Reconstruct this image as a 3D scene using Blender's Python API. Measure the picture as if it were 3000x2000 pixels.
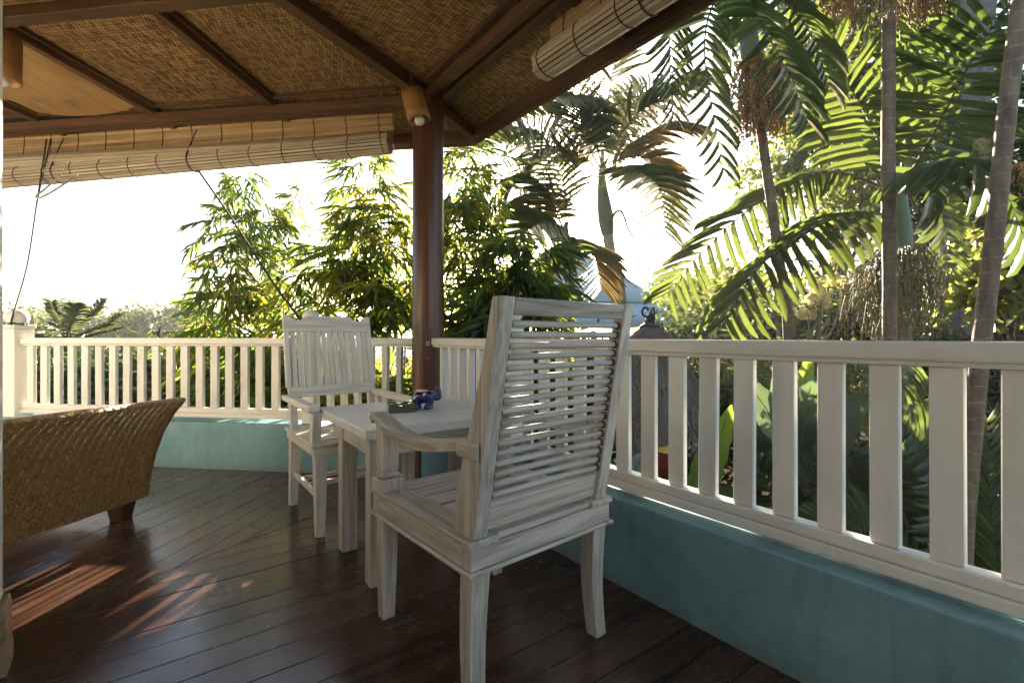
import bpy, bmesh, math, random
import numpy as np
from mathutils import Matrix, Vector

for _o in list(bpy.data.objects):
    bpy.data.objects.remove(_o)
SC = bpy.context.scene
COL = SC.collection
R = math.radians
PI = math.pi

# ------------------------------------------------------------------ camera, sky, sun, exposure
EYE = 1.05
cam_data = bpy.data.cameras.new("camera")
cam_data.sensor_width = 36.0
cam_data.lens = 16.8
cam_data.shift_y = -0.005
cam_data.clip_start = 0.05
cam_data.clip_end = 2000.0
cam = bpy.data.objects.new("camera", cam_data)
COL.objects.link(cam)
cam.location = (0, 0, EYE)
cam.rotation_euler = (R(90), 0, 0)
SC.camera = cam

SUN_EL, SUN_AZ = 16.3, 3.84          # degrees above the horizon, degrees clockwise from +Y
world = bpy.data.worlds.new("World")
SC.world = world
world.use_nodes = True
_nt = world.node_tree
_nt.nodes.clear()
_out = _nt.nodes.new("ShaderNodeOutputWorld")
_bg = _nt.nodes.new("ShaderNodeBackground")
_sky = _nt.nodes.new("ShaderNodeTexSky")
_sky.sky_type = 'NISHITA'
_sky.sun_disc = False
_sky.sun_elevation = R(SUN_EL)
_sky.sun_rotation = R(SUN_AZ)
_sky.air_density = 1.0
_sky.dust_density = 1.2
_sky.ozone_density = 1.0
_bg.inputs[1].default_value = 0.07
_nt.links.new(_sky.outputs[0], _bg.inputs[0])
_nt.links.new(_bg.outputs[0], _out.inputs[0])

sun_data = bpy.data.lights.new("sun", 'SUN')
sun_data.energy = 5.0
sun_data.angle = R(0.5)
sun_data.color = (1.0, 0.86, 0.66)
sun = bpy.data.objects.new("sun", sun_data)
COL.objects.link(sun)
_sd = Vector((math.sin(R(SUN_AZ)) * math.cos(R(SUN_EL)), math.cos(R(SUN_AZ)) * math.cos(R(SUN_EL)), math.sin(R(SUN_EL))))
sun.rotation_euler = _sd.to_track_quat('Z', 'Y').to_euler()
sun.location = _sd * 50

SC.view_settings.view_transform = 'Standard'
SC.view_settings.look = 'None'
SC.view_settings.gamma = 1.0
SC.view_settings.use_curve_mapping = False
SC.view_settings.exposure = 2.95
SC.render.engine = 'CYCLES'
SC.cycles.use_denoising = True
SC.cycles.max_bounces = 10
SC.cycles.transparent_max_bounces = 12
SC.cycles.sample_clamp_indirect = 6.0

# ------------------------------------------------------------------ helpers
FD = 1400.0 / 1.27551
WM = {}


def at(px, py, y):
    """A point seen at (px, py) of a 2352 wide view, y metres in front of the eye."""
    return Vector(((px - 1176.0) / FD * y, y, EYE - (py - 772.2) / FD * y))


def link(name, data, parent=None, M=None):
    o = bpy.data.objects.new(name, data)
    COL.objects.link(o)
    M = Matrix.Identity(4) if M is None else M
    if parent is not None:
        o.parent = parent
        o.matrix_basis = WM[parent.name].inverted() @ M
    else:
        o.matrix_basis = M
    WM[o.name] = M.copy()
    return o


def tag(o, label=None, cat=None, group=None, kind=None):
    if label:
        o["label"] = label
    if cat:
        o["category"] = cat
    if group:
        o["group"] = group
    if kind:
        o["kind"] = kind
    return o


def empty(name, loc, rz=0.0, label=None, cat=None, group=None, kind=None):
    o = link(name, None, None, Matrix.Translation(Vector(loc)) @ Matrix.Rotation(rz, 4, 'Z'))
    o.empty_display_size = 0.1
    return tag(o, label, cat, group, kind)


def setmat(me, m):
    me.materials.clear()
    me.materials.append(m)


def mesh_np(name, V, F, mat=None, smooth=False):
    V = np.asarray(V, dtype=np.float32)
    F = np.asarray(F, dtype=np.int32)
    me = bpy.data.meshes.new(name)
    n = F.shape[1]
    me.vertices.add(len(V))
    me.vertices.foreach_set("co", V.ravel())
    me.loops.add(F.size)
    me.loops.foreach_set("vertex_index", F.ravel())
    me.polygons.add(len(F))
    me.polygons.foreach_set("loop_start", np.arange(0, F.size, n, dtype=np.int32))
    me.polygons.foreach_set("loop_total", np.full(len(F), n, dtype=np.int32))
    if smooth:
        me.polygons.foreach_set("use_smooth", np.ones(len(F), dtype=bool))
    me.update(calc_edges=True)
    if mat:
        me.materials.append(mat)
    return me


class MB:
    def __init__(self):
        self.v, self.f, self.s = [], [], []

    def add(self, vs, fs, smooth=False):
        b = len(self.v)
        self.v += [tuple(p) for p in vs]
        self.f += [tuple(b + i for i in f) for f in fs]
        self.s += [smooth] * len(fs)
        return self

    def box(self, c, s, M=None):
        hx, hy, hz = s[0] / 2, s[1] / 2, s[2] / 2
        vs = [Vector((x * hx, y * hy, z * hz)) for x in (-1, 1) for y in (-1, 1) for z in (-1, 1)]
        if M is not None:
            vs = [M @ v for v in vs]
        vs = [v + Vector(c) for v in vs]
        return self.add(vs, [(0, 1, 3, 2), (4, 6, 7, 5), (0, 4, 5, 1), (2, 3, 7, 6), (0, 2, 6, 4), (1, 5, 7, 3)])

    def tube(self, pts, rad, n=8, caps=True, smooth=True):
        pts = [Vector(p) for p in pts]
        if not hasattr(rad, '__len__'):
            rad = [rad] * len(pts)
        vs, prev = [], None
        for i, p in enumerate(pts):
            d = (pts[min(i + 1, len(pts) - 1)] - pts[max(i - 1, 0)])
            d = d.normalized() if d.length > 1e-9 else Vector((0, 0, 1))
            if prev is None:
                a = d.cross(Vector((0, 0, 1)) if abs(d.z) < 0.9 else Vector((1, 0, 0))).normalized()
            else:
                a = (prev - d * prev.dot(d)).normalized()
            prev = a
            b = d.cross(a)
            for k in range(n):
                t = 2 * PI * k / n
                vs.append(p + (a * math.cos(t) + b * math.sin(t)) * rad[i])
        fs = [(i * n + k, i * n + (k + 1) % n, (i + 1) * n + (k + 1) % n, (i + 1) * n + k)
              for i in range(len(pts) - 1) for k in range(n)]
        self.add(vs, fs, smooth)
        if caps:
            b = len(self.v) - len(vs)
            self.f.append(tuple(b + k for k in reversed(range(n))))
            self.s.append(False)
            e = b + (len(pts) - 1) * n
            self.f.append(tuple(e + k for k in range(n)))
            self.s.append(False)
        return self

    def lathe(self, prof, n=24, c=(0, 0, 0), smooth=True):
        vs = [(c[0] + r * math.cos(2 * PI * k / n), c[1] + r * math.sin(2 * PI * k / n), c[2] + z)
              for r, z in prof for k in range(n)]
        fs = [(i * n + k, i * n + (k + 1) % n, (i + 1) * n + (k + 1) % n, (i + 1) * n + k)
              for i in range(len(prof) - 1) for k in range(n)]
        return self.add(vs, fs, smooth)

    def prism(self, poly, a, b, axis='x'):
        """poly in the two other axes, extruded from a to b along axis."""
        def mk(p, t):
            return {'x': (t, p[0], p[1]), 'y': (p[0], t, p[1]), 'z': (p[0], p[1], t)}[axis]
        n = len(poly)
        vs = [mk(p, a) for p in poly] + [mk(p, b) for p in poly]
        fs = [tuple(range(n)), tuple(range(2 * n - 1, n - 1, -1))] + [(i, i + n, (i + 1) % n + n, (i + 1) % n) for i in range(n)]
        return self.add(vs, fs)

    def mesh(self, name, mat=None, fix=True):
        me = bpy.data.meshes.new(name)
        me.from_pydata([tuple(v) for v in self.v], [], self.f)
        me.polygons.foreach_set("use_smooth", self.s)
        if fix:
            bm = bmesh.new()
            bm.from_mesh(me)
            bmesh.ops.recalc_face_normals(bm, faces=bm.faces)
            bm.to_mesh(me)
            bm.free()
        if mat:
            me.materials.append(mat)
        return me

    def build(self, name, mat, parent=None, M=None, bevel=0.0):
        o = link(name, self.mesh(name, mat), parent, M)
        if bevel:
            b = o.modifiers.new("bevel", 'BEVEL')
            b.width = bevel
            b.segments = 2
            b.limit_method = 'ANGLE'
            b.angle_limit = R(35)
        return o


_BC = {}


def box_mesh(L, w, h, mat, bev=0.003):
    key = (round(L, 4), round(w, 4), round(h, 4), mat.name, bev)
    if key not in _BC:
        bm = bmesh.new()
        bmesh.ops.create_cube(bm, size=1.0)
        for v in bm.verts:
            v.co = Vector((v.co.x * L, v.co.y * w, v.co.z * h))
        if bev:
            bmesh.ops.bevel(bm, geom=list(bm.edges), offset=bev, segments=1, affect='EDGES')
        me = bpy.data.meshes.new("bar")
        bm.to_mesh(me)
        bm.free()
        me.materials.append(mat)
        _BC[key] = me
    return _BC[key]


def frame(p0, p1, up=(0, 0, 1)):
    p0, p1 = Vector(p0), Vector(p1)
    x = (p1 - p0).normalized()
    u = Vector(up)
    y = u.cross(x)
    if y.length < 1e-6:
        y = Vector((0, 1, 0)).cross(x)
    y.normalize()
    z = x.cross(y)
    M = Matrix((x, y, z)).transposed().to_4x4()
    M.translation = (p0 + p1) / 2
    return M


def bar(name, p0, p1, w, h, mat, parent=None, up=(0, 0, 1), bev=0.003):
    """A squared timber from p0 to p1 (world), w across, h along up."""
    L = (Vector(p1) - Vector(p0)).length
    return link(name, box_mesh(L, w, h, mat, bev), parent, frame(p0, p1, up))


def wp(parent, p):
    return WM[parent.name] @ Vector(p)


def lbar(name, parent, p0, p1, w, h, mat, up=(0, 0, 1), bev=0.003):
    """bar() in the parent's own coordinates."""
    return bar(name, wp(parent, p0), wp(parent, p1), w, h, mat, parent, WM[parent.name].to_3x3() @ Vector(up), bev)


def catmull(pts, n):
    P = [np.array(p, float) for p in pts]
    P = [2 * P[0] - P[1]] + P + [2 * P[-1] - P[-2]]
    out = []
    m = len(P) - 3
    for i in range(n + 1):
        t = i / n * m
        k = min(int(t), m - 1)
        u = t - k
        a, b, c, d = P[k:k + 4]
        out.append(0.5 * ((2 * b) + (c - a) * u + (2 * a - 5 * b + 4 * c - d) * u * u + (3 * b - a - 3 * c + d) * u ** 3))
    return [Vector(q) for q in out]


# ------------------------------------------------------------------ materials
class NT:
    def __init__(self, name):
        self.m = bpy.data.materials.new(name)
        self.m.use_nodes = True
        self.t = self.m.node_tree
        self.t.nodes.clear()
        self.out = self.n("ShaderNodeOutputMaterial")

    def n(self, kind, **kw):
        nd = self.t.nodes.new(kind)
        for k, v in kw.items():
            setattr(nd, k, v)
        return nd

    def l(self, a, b):
        self.t.links.new(a, b)

    def coord(self, scale=(1, 1, 1), rnd=True, kind="Object"):
        tc = self.n("ShaderNodeTexCoord")
        mp = self.n("ShaderNodeMapping")
        mp.inputs["Scale"].default_value = scale
        self.l(tc.outputs[kind], mp.inputs["Vector"])
        if rnd:
            oi = self.n("ShaderNodeObjectInfo")
            mu = self.n("ShaderNodeMath", operation='MULTIPLY')
            mu.inputs[1].default_value = 37.0
            self.l(oi.outputs["Random"], mu.inputs[0])
            self.l(mu.outputs[0], mp.inputs["Location"])
        return mp.outputs[0]

    def noise(self, vec, scale, detail=4, rough=0.6, dist=0.0):
        nd = self.n("ShaderNodeTexNoise")
        nd.inputs["Scale"].default_value = scale
        nd.inputs["Detail"].default_value = detail
        nd.inputs["Roughness"].default_value = rough
        nd.inputs["Distortion"].default_value = dist
        self.l(vec, nd.inputs["Vector"])
        return nd.outputs["Fac"]

    def ramp(self, fac, stops):
        r = self.n("ShaderNodeValToRGB")
        e = r.color_ramp.elements
        while len(e) < len(stops):
            e.new(0.5)
        for i, (p, c) in enumerate(stops):
            e[i].position = p
            e[i].color = (c[0], c[1], c[2], 1) if hasattr(c, '__len__') else (c, c, c, 1)
        self.l(fac, r.inputs[0])
        return r.outputs[0]

    def mix(self, a, b, fac, mode='MIX'):
        m = self.n("ShaderNodeMix", data_type='RGBA', blend_type=mode)
        for s, v in ((m.inputs[0], fac), (m.inputs[6], a), (m.inputs[7], b)):
            if hasattr(v, 'is_linked') or hasattr(v, 'node'):
                self.l(v, s)
            elif hasattr(v, '__len__'):
                s.default_value = (v[0], v[1], v[2], 1)
            elif s.type == 'RGBA':
                s.default_value = (v, v, v, 1)
            else:
                s.default_value = v
        return m.outputs[2]

    def math(self, op, a, b=None):
        m = self.n("ShaderNodeMath", operation=op)
        for i, v in enumerate((a, b)):
            if v is None:
                continue
            if hasattr(v, 'node'):
                self.l(v, m.inputs[i])
            else:
                m.inputs[i].default_value = v
        return m.outputs[0]

    def bump(self, h, strength=0.3, dist=0.01):
        b = self.n("ShaderNodeBump")
        b.inputs["Strength"].default_value = strength
        b.inputs["Distance"].default_value = dist
        self.l(h, b.inputs["Height"])
        return b.outputs[0]

    def pbsdf(self, col, rough=0.5, normal=None, spec=0.5, coat=0.0):
        p = self.n("ShaderNodeBsdfPrincipled")
        for s, v in ((p.inputs["Base Color"], col), (p.inputs["Roughness"], rough)):
            if hasattr(v, 'node'):
                self.l(v, s)
            elif hasattr(v, '__len__'):
                s.default_value = (v[0], v[1], v[2], 1)
            else:
                s.default_value = v
        p.inputs["Specular IOR Level"].default_value = spec
        p.inputs["Coat Weight"].default_value = coat
        if normal is not None:
            self.l(normal, p.inputs["Normal"])
        return p

    def done(self, shader):
        self.l(shader.outputs[0], self.out.inputs[0])
        return self.m

    def rand(self):
        return self.n("ShaderNodeObjectInfo").outputs["Random"]


def wood(name, dark, light, rough=0.55, grain=1.0, streak=0.5, bump=0.15, spec=0.4, var=0.25, lo=0.3, hi=0.65, coat=0.0, wear=None):
    """Grain runs along the piece's own X axis."""
    t = NT(name)
    v = t.coord((2.5, 45 * grain, 45 * grain))
    n1 = t.noise(v, 1.0, 6, 0.65, 0.6)
    v2 = t.coord((1.2, 7, 7))
    n2 = t.noise(v2, 1.0, 4, 0.6)
    f = t.math('ADD', t.math('MULTIPLY', n1, streak), t.math('MULTIPLY', n2, 1 - streak))
    c = t.ramp(f, [(lo, dark), (hi, light)])
    if wear:
        pos = t.n("ShaderNodeNewGeometry").outputs["Position"]
        s1 = t.ramp(t.noise(pos, 26, 5, 0.75, 0.8), [(0.60, 0.0), (0.70, 1.0)])
        s2 = t.ramp(t.noise(pos, 5, 4, 0.7), [(0.45, 0.0), (0.75, 1.0)])
        c = t.mix(c, wear, t.math('ADD', t.math('MULTIPLY', t.math('MULTIPLY', s1, s2), 0.75), t.math('MULTIPLY', s2, 0.16)))
    if var:
        k = t.math('ADD', t.math('MULTIPLY', t.rand(), var), 1 - var / 2)
        c = t.mix(c, k, 1.0, 'MULTIPLY')
    return t.done(t.pbsdf(c, rough, t.bump(n1, bump, 0.004), spec, coat))


def leafmat(name, base, trans, rough=0.45, tmix=0.5, var=0.6, spec=0.35, scale=3.0):
    t = NT(name)
    v = t.coord((1, 1, 1), True)
    n = t.noise(v, scale, 3, 0.6)
    k = t.math('ADD', t.math('MULTIPLY', n, var * 1.4), t.math('ADD', t.math('MULTIPLY', t.rand(), var * 0.6), 1 - var))
    c = t.mix(base, k, 1.0, 'MULTIPLY')
    ct = t.mix(trans, k, 1.0, 'MULTIPLY')
    p = t.pbsdf(c, rough, None, spec)
    tr = t.n("ShaderNodeBsdfTranslucent")
    t.l(ct, tr.inputs[0])
    ms = t.n("ShaderNodeMixShader")
    ms.inputs[0].default_value = tmix
    t.l(p.outputs[0], ms.inputs[1])
    t.l(tr.outputs[0], ms.inputs[2])
    return t.done(ms)


M = {}
M['whitewash'] = wood('whitewashed_teak', (0.17, 0.14, 0.112), (0.53, 0.485, 0.425), 0.62, 1.0, 0.7, 0.3, 0.3, 0.18, 0.30, 0.58, 0.0, (0.22, 0.17, 0.125))
M['whitewash_pale'] = wood('pale_whitewashed_teak', (0.36, 0.325, 0.275), (0.70, 0.655, 0.575), 0.57, 1.0, 0.65, 0.25, 0.3, 0.14, 0.27, 0.53, 0.0, (0.28, 0.23, 0.175))
M['tabletop'] = wood('white_tabletop', (0.50, 0.50, 0.47), (0.68, 0.68, 0.64), 0.46, 0.7, 0.5, 0.08, 0.4, 0.05, 0.25, 0.6)
M['white_paint'] = wood('white_gloss_paint', (0.60, 0.575, 0.52), (0.75, 0.725, 0.67), 0.42, 0.5, 0.35, 0.10, 0.42, 0.10, 0.3, 0.55, 0.0, (0.30, 0.27, 0.22))
M['deck'] = None
M['beam'] = wood('dark_stained_beam', (0.05, 0.024, 0.012), (0.15, 0.075, 0.034), 0.5, 0.6, 0.5, 0.12, 0.35, 0.25)
M['redpost'] = wood('red_brown_varnish', (0.04, 0.013, 0.007), (0.125, 0.048, 0.024), 0.36, 0.35, 0.5, 0.05, 0.4, 0.0, 0.3, 0.65, 0.12)
M['bamboo_tube'] = wood('bamboo_lamp_tube', (0.24, 0.10, 0.03), (0.42, 0.20, 0.065), 0.4, 0.4, 0.5, 0.05)
M['slat'] = wood('bamboo_slat', (0.20, 0.12, 0.05), (0.52, 0.35, 0.17), 0.5, 0.35, 0.4, 0.1, 0.4, 0.6, 0.3, 0.6)
M['slat_grey'] = wood('weathered_bamboo_slat', (0.26, 0.20, 0.13), (0.56, 0.46, 0.32), 0.5, 0.35, 0.4, 0.1, 0.4, 0.45, 0.3, 0.6)
M['darkwood'] = wood('dark_foot_wood', (0.03, 0.014, 0.008), (0.075, 0.035, 0.02), 0.4)
M['brownwood'] = wood('worn_brown_wood', (0.14, 0.075, 0.035), (0.36, 0.22, 0.11), 0.5)


def _deck():
    t = NT('dark_red_deck')
    v = t.coord((1.6, 30, 30))
    n1 = t.noise(v, 1.0, 6, 0.65, 0.5)
    v2 = t.coord((1, 1, 1), False, "Object")
    geo = t.n("ShaderNodeNewGeometry")
    n2 = t.noise(geo.outputs["Position"], 3.2, 6, 0.7, 0.4)
    n3 = t.noise(t.coord((6, 90, 90)), 1.0, 4, 0.75)
    c = t.ramp(n1, [(0.25, (0.028, 0.0115, 0.0075)), (0.7, (0.098, 0.048, 0.030))])
    worn = t.ramp(t.math('MULTIPLY', n2, n3), [(0.27, 0.0), (0.40, 1.0)])
    c = t.mix(c, (0.10, 0.075, 0.06), t.math('MULTIPLY', worn, 0.35))
    k = t.math('ADD', t.math('MULTIPLY', t.rand(), 0.5), 0.75)
    c = t.mix(c, k, 1.0, 'MULTIPLY')
    specks = t.ramp(t.noise(geo.outputs["Position"], 60, 2, 0.5), [(0.76, 0.0), (0.79, 1.0)])
    c = t.mix(c, (0.35, 0.31, 0.27), t.math('MULTIPLY', specks, 0.5))
    ro = t.ramp(n2, [(0.3, 0.15), (0.7, 0.33)])
    h = t.math('ADD', t.math('MULTIPLY', n1, 0.6), t.math('MULTIPLY', n3, 0.4))
    return t.done(t.pbsdf(c, ro, t.bump(h, 0.16, 0.004), 0.5))


M['deck'] = _deck()


def _plaster(name, a, b, c3, rough=0.45):
    t = NT(name)
    geo = t.n("ShaderNodeNewGeometry")
    n1 = t.noise(geo.outputs["Position"], 2.4, 6, 0.65, 0.8)
    n2 = t.noise(geo.outputs["Position"], 22, 5, 0.7)
    c = t.ramp(n1, [(0.3, a), (0.7, b)])
    c = t.mix(c, c3, t.math('MULTIPLY', t.ramp(n2, [(0.45, 0.0), (0.75, 1.0)]), 0.3))
    scuff = t.ramp(t.noise(geo.outputs["Position"], 7, 8, 0.8, 1.5), [(0.60, 0.0), (0.72, 1.0)])
    c = t.mix(c, (0.42, 0.52, 0.5), t.math('MULTIPLY', scuff, 0.4))
    sp = t.n("ShaderNodeSeparateXYZ")
    t.l(geo.outputs["Position"], sp.inputs[0])
    stretch = t.n("ShaderNodeMapping")
    stretch.inputs["Scale"].default_value = (9, 9, 1.1)
    t.l(geo.outputs["Position"], stretch.inputs["Vector"])
    runs = t.ramp(t.noise(stretch.outputs[0], 1.0, 5, 0.7, 0.3), [(0.52, 0.0), (0.75, 1.0)])
    c = t.mix(c, t.mix(c, 0.62, 1.0, 'MULTIPLY'), t.math('MULTIPLY', runs, 0.55))
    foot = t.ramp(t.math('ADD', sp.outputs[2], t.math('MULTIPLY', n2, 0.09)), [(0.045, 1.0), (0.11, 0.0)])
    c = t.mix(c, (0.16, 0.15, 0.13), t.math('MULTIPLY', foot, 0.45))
    vo = t.n("ShaderNodeTexVoronoi", feature='DISTANCE_TO_EDGE')
    vo.inputs["Scale"].default_value = 1.7
    wv = t.n("ShaderNodeMapping")
    t.l(geo.outputs["Position"], wv.inputs["Vector"])
    dn = t.n("ShaderNodeTexNoise")
    dn.inputs["Scale"].default_value = 4.0
    t.l(geo.outputs["Position"], dn.inputs["Vector"])
    t.l(dn.outputs["Color"], wv.inputs["Location"])
    t.l(wv.outputs[0], vo.inputs["Vector"])
    crack = t.math('MULTIPLY', t.ramp(vo.outputs["Distance"], [(0.0, 1.0), (0.008, 0.0)]), t.ramp(n1, [(0.5, 0.0), (0.6, 1.0)]))
    c = t.mix(c, t.mix(c, 0.45, 1.0, 'MULTIPLY'), t.math('MULTIPLY', crack, 0.25))
    return t.done(t.pbsdf(c, rough, t.bump(t.math('ADD', n1, t.math('MULTIPLY', n2, 0.5)), 0.35, 0.012), 0.4))


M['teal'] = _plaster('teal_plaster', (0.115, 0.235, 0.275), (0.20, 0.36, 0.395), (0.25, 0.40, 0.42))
M['housedoor'] = wood('brown_wall_panels', (0.34, 0.29, 0.22), (0.56, 0.50, 0.41), 0.6)
M['cream'] = _plaster('cream_plaster', (0.60, 0.56, 0.48), (0.68, 0.64, 0.56), (0.5, 0.45, 0.38), 0.7)


def _mat_weave():
    t = NT('woven_bamboo_mat')
    tc = t.n("ShaderNodeTexCoord")
    br = t.n("ShaderNodeTexBrick")
    br.offset = 0.5
    br.inputs["Scale"].default_value = 1.0
    br.inputs["Mortar Size"].default_value = 0.0035
    br.inputs["Mortar Smooth"].default_value = 0.4
    br.inputs["Brick Width"].default_value = 0.048
    br.inputs["Row Height"].default_value = 0.0125
    br.inputs["Color1"].default_value = (0.30, 0.30, 0.30, 1)
    br.inputs["Color2"].default_value = (1, 1, 1, 1)
    br.inputs["Mortar"].default_value = (0.05, 0.05, 0.05, 1)
    nz = t.noise(tc.outputs["Object"], 3.0, 2, 0.5)
    t.l(tc.outputs["Object"], br.inputs["Vector"])
    n2 = t.noise(t.coord((6, 60, 60), False), 1.0, 4, 0.7)
    n3 = t.noise(t.coord((1, 1, 1), True), 2.2, 4, 0.6)
    c = t.ramp(t.math('MULTIPLY', br.outputs["Color"], t.math('ADD', n2, 0.4)),
               [(0.08, (0.045, 0.02, 0.008)), (0.42, (0.25, 0.135, 0.052)), (0.9, (0.58, 0.37, 0.165))])
    sx = t.n("ShaderNodeSeparateXYZ")
    t.l(tc.outputs["Object"], sx.inputs[0])
    warp = t.math('MULTIPLY', t.noise(tc.outputs["Object"], 2.2, 2, 0.5), 0.9)
    lines = t.ramp(t.math('FRACT', t.math('ADD', t.math('DIVIDE', sx.outputs[0], 0.062), warp)), [(0.0, 1.0), (0.13, 0.7), (0.19, 0.0)])
    c = t.mix(c, (0.50, 0.33, 0.15), t.math('MULTIPLY', t.math('MULTIPLY', lines, n2), 0.5))
    c = t.mix(c, t.math('ADD', t.math('MULTIPLY', n3, 1.1), 0.55), 1.0, 'MULTIPLY')
    return t.done(t.pbsdf(c, 0.45, t.bump(br.outputs["Color"], 0.6, 0.006), 0.35))


M['weave'] = _mat_weave()


def _bark_cloth():
    t = NT('flattened_bark_sheet')
    n1 = t.noise(t.coord((2.5, 14, 14)), 1.0, 5, 0.6, 0.3)
    n2 = t.noise(t.coord((1, 1, 1)), 2.5, 3, 0.5)
    c = t.ramp(t.math('ADD', t.math('MULTIPLY', n1, 0.5), t.math('MULTIPLY', n2, 0.5)), [(0.3, (0.20, 0.115, 0.045)), (0.68, (0.46, 0.28, 0.12))])
    return t.done(t.pbsdf(c, 0.5, t.bump(n1, 0.2, 0.01), 0.3))


M['barksheet'] = _bark_cloth()


def _rattan():
    """Herringbone of thin strands, in UV metres."""
    t = NT('woven_rattan')
    uv = t.n("ShaderNodeTexCoord").outputs["UV"]
    sp = t.n("ShaderNodeSeparateXYZ")
    t.l(uv, sp.inputs[0])
    U, V = sp.outputs[0], sp.outputs[1]
    wob = t.math('MULTIPLY', t.math('SUBTRACT', t.noise(uv, 9, 2, 0.5), 0.5), 0.02)
    # columns of width W, alternating strand direction
    Wd = 0.024
    uu = t.math('DIVIDE', t.math('ADD', U, wob), Wd)
    tri = t.math('PINGPONG', uu, 1.0)
    ph = t.math('ADD', t.math('DIVIDE', V, 0.0068), t.math('MULTIPLY', tri, 3.0))
    fr = t.math('FRACT', ph)
    idx = t.math('FLOOR', ph)
    cell = t.math('ADD', t.math('MULTIPLY', idx, 7.31), t.math('MULTIPLY', t.math('FLOOR', uu), 3.17))
    wn = t.n("ShaderNodeTexWhiteNoise", noise_dimensions='1D')
    t.l(cell, wn.inputs["W"])
    prof = t.math('SINE', t.math('MULTIPLY', fr, PI))
    edge = t.math('SUBTRACT', 1.0, t.math('POWER', t.math('ABSOLUTE', t.math('SUBTRACT', t.math('MULTIPLY', t.math('FRACT', uu), 2.0), 1.0)), 4.0))
    h = t.math('MULTIPLY', t.math('POWER', prof, 0.6), t.math('ADD', t.math('MULTIPLY', edge, 0.5), 0.5))
    c = t.ramp(wn.outputs[0], [(0.0, (0.30, 0.13, 0.03)), (0.5, (0.50, 0.245, 0.06)), (1.0, (0.66, 0.39, 0.125))])
    c = t.mix((0.035, 0.016, 0.006), c, t.ramp(h, [(0.15, 0.0), (0.6, 1.0)]))
    return t.done(t.pbsdf(c, 0.38, t.bump(h, 0.9, 0.006), 0.45))


M['rattan'] = _rattan()


def plain(name, col, rough=0.5, spec=0.5, var=0.15, scale=14, bump=0.1, coat=0.0, metal=0.0):
    t = NT(name)
    n = t.noise(t.coord((1, 1, 1)), scale, 4, 0.6)
    k = t.math('ADD', t.math('MULTIPLY', n, var * 2), 1 - var)
    c = t.mix(col, k, 1.0, 'MULTIPLY')
    p = t.pbsdf(c, rough, t.bump(n, bump, 0.005), spec, coat)
    p.inputs["Metallic"].default_value = metal
    return t.done(p)


M['cord'] = plain('black_cord', (0.03, 0.028, 0.027), 0.8)
M['string'] = plain('dark_tie_string', (0.045, 0.028, 0.018), 0.8)
M['green_glaze'] = plain('olive_green_glaze', (0.055, 0.075, 0.025), 0.15, 0.6, 0.5, 60, 0.15, 0.5)
M['stain'] = plain('brown_joint_stain', (0.085, 0.05, 0.03), 0.8)
M['ash'] = plain('ash_dark', (0.02, 0.02, 0.02), 0.7)
M['blue_glaze'] = plain('cobalt_blue_glaze', (0.012, 0.014, 0.12), 0.1, 0.6, 0.4, 50, 0.05, 0.8)
M['pink_glaze'] = plain('pale_pink_glaze', (0.55, 0.42, 0.40), 0.25)
M['bulb'] = plain('frosted_bulb', (0.7, 0.68, 0.62), 0.2, 0.6)
M['lampin'] = plain('lamp_inside', (0.45, 0.42, 0.36), 0.5)
M['hanger'] = plain('pale_wire', (0.42, 0.38, 0.31), 0.5)
M['redcloth'] = plain('red_cloth', (0.22, 0.008, 0.012), 0.8)
M['yellowcloth'] = plain('yellow_cloth', (0.75, 0.50, 0.05), 0.7)
M['finial'] = plain('dark_iron_finial', (0.03, 0.022, 0.018), 0.6)
M['thatch'] = plain('grey_brown_thatch', (0.075, 0.055, 0.04), 0.85, 0.2, 0.6, 9, 0.4)
M['thatch_pale'] = plain('pale_thatch_straw', (0.19, 0.155, 0.12), 0.8, 0.2, 0.6, 9, 0.4)
M['soil'] = plain('dark_soil', (0.045, 0.036, 0.022), 1.0, 0.0, 0.6, 2.0, 0.5)
M['blueroof'] = plain('pale_blue_metal_roof', (0.33, 0.43, 0.50), 0.45, 0.5, 0.2, 2.0, 0.1)
M['darktile'] = plain('dark_roof_tiles', (0.05, 0.043, 0.055), 0.7, 0.3, 0.4, 6, 0.3)
M['housewall'] = plain('off_white_render', (0.55, 0.53, 0.48), 0.8)


def trunkmat(name, a, b, ringscale, rough=0.75):
    """Pale ring scars along the trunk's height."""
    t = NT(name)
    tc = t.n("ShaderNodeTexCoord")
    sp = t.n("ShaderNodeSeparateXYZ")
    t.l(tc.outputs["Object"], sp.inputs[0])
    nz = t.noise(t.coord((1, 1, 0.6), False), 7, 4, 0.6)
    z = t.math('ADD', t.math('MULTIPLY', sp.outputs[2], ringscale), t.math('MULTIPLY', nz, 1.3))
    fr = t.math('FRACT', z)
    ring = t.ramp(fr, [(0.0, 1.0), (0.10, 0.0), (0.93, 0.0), (1.0, 1.0)])
    n2 = t.noise(t.coord((9, 9, 3), False), 1.5, 5, 0.65)
    c = t.ramp(n2, [(0.3, a), (0.7, b)])
    c = t.mix(c, (0.36, 0.33, 0.28), t.math('MULTIPLY', t.math('MULTIPLY', ring, n2), 0.38))
    return t.done(t.pbsdf(c, rough, t.bump(t.math('ADD', ring, t.math('MULTIPLY', n2, 0.5)), 0.35, 0.01), 0.3))


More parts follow.
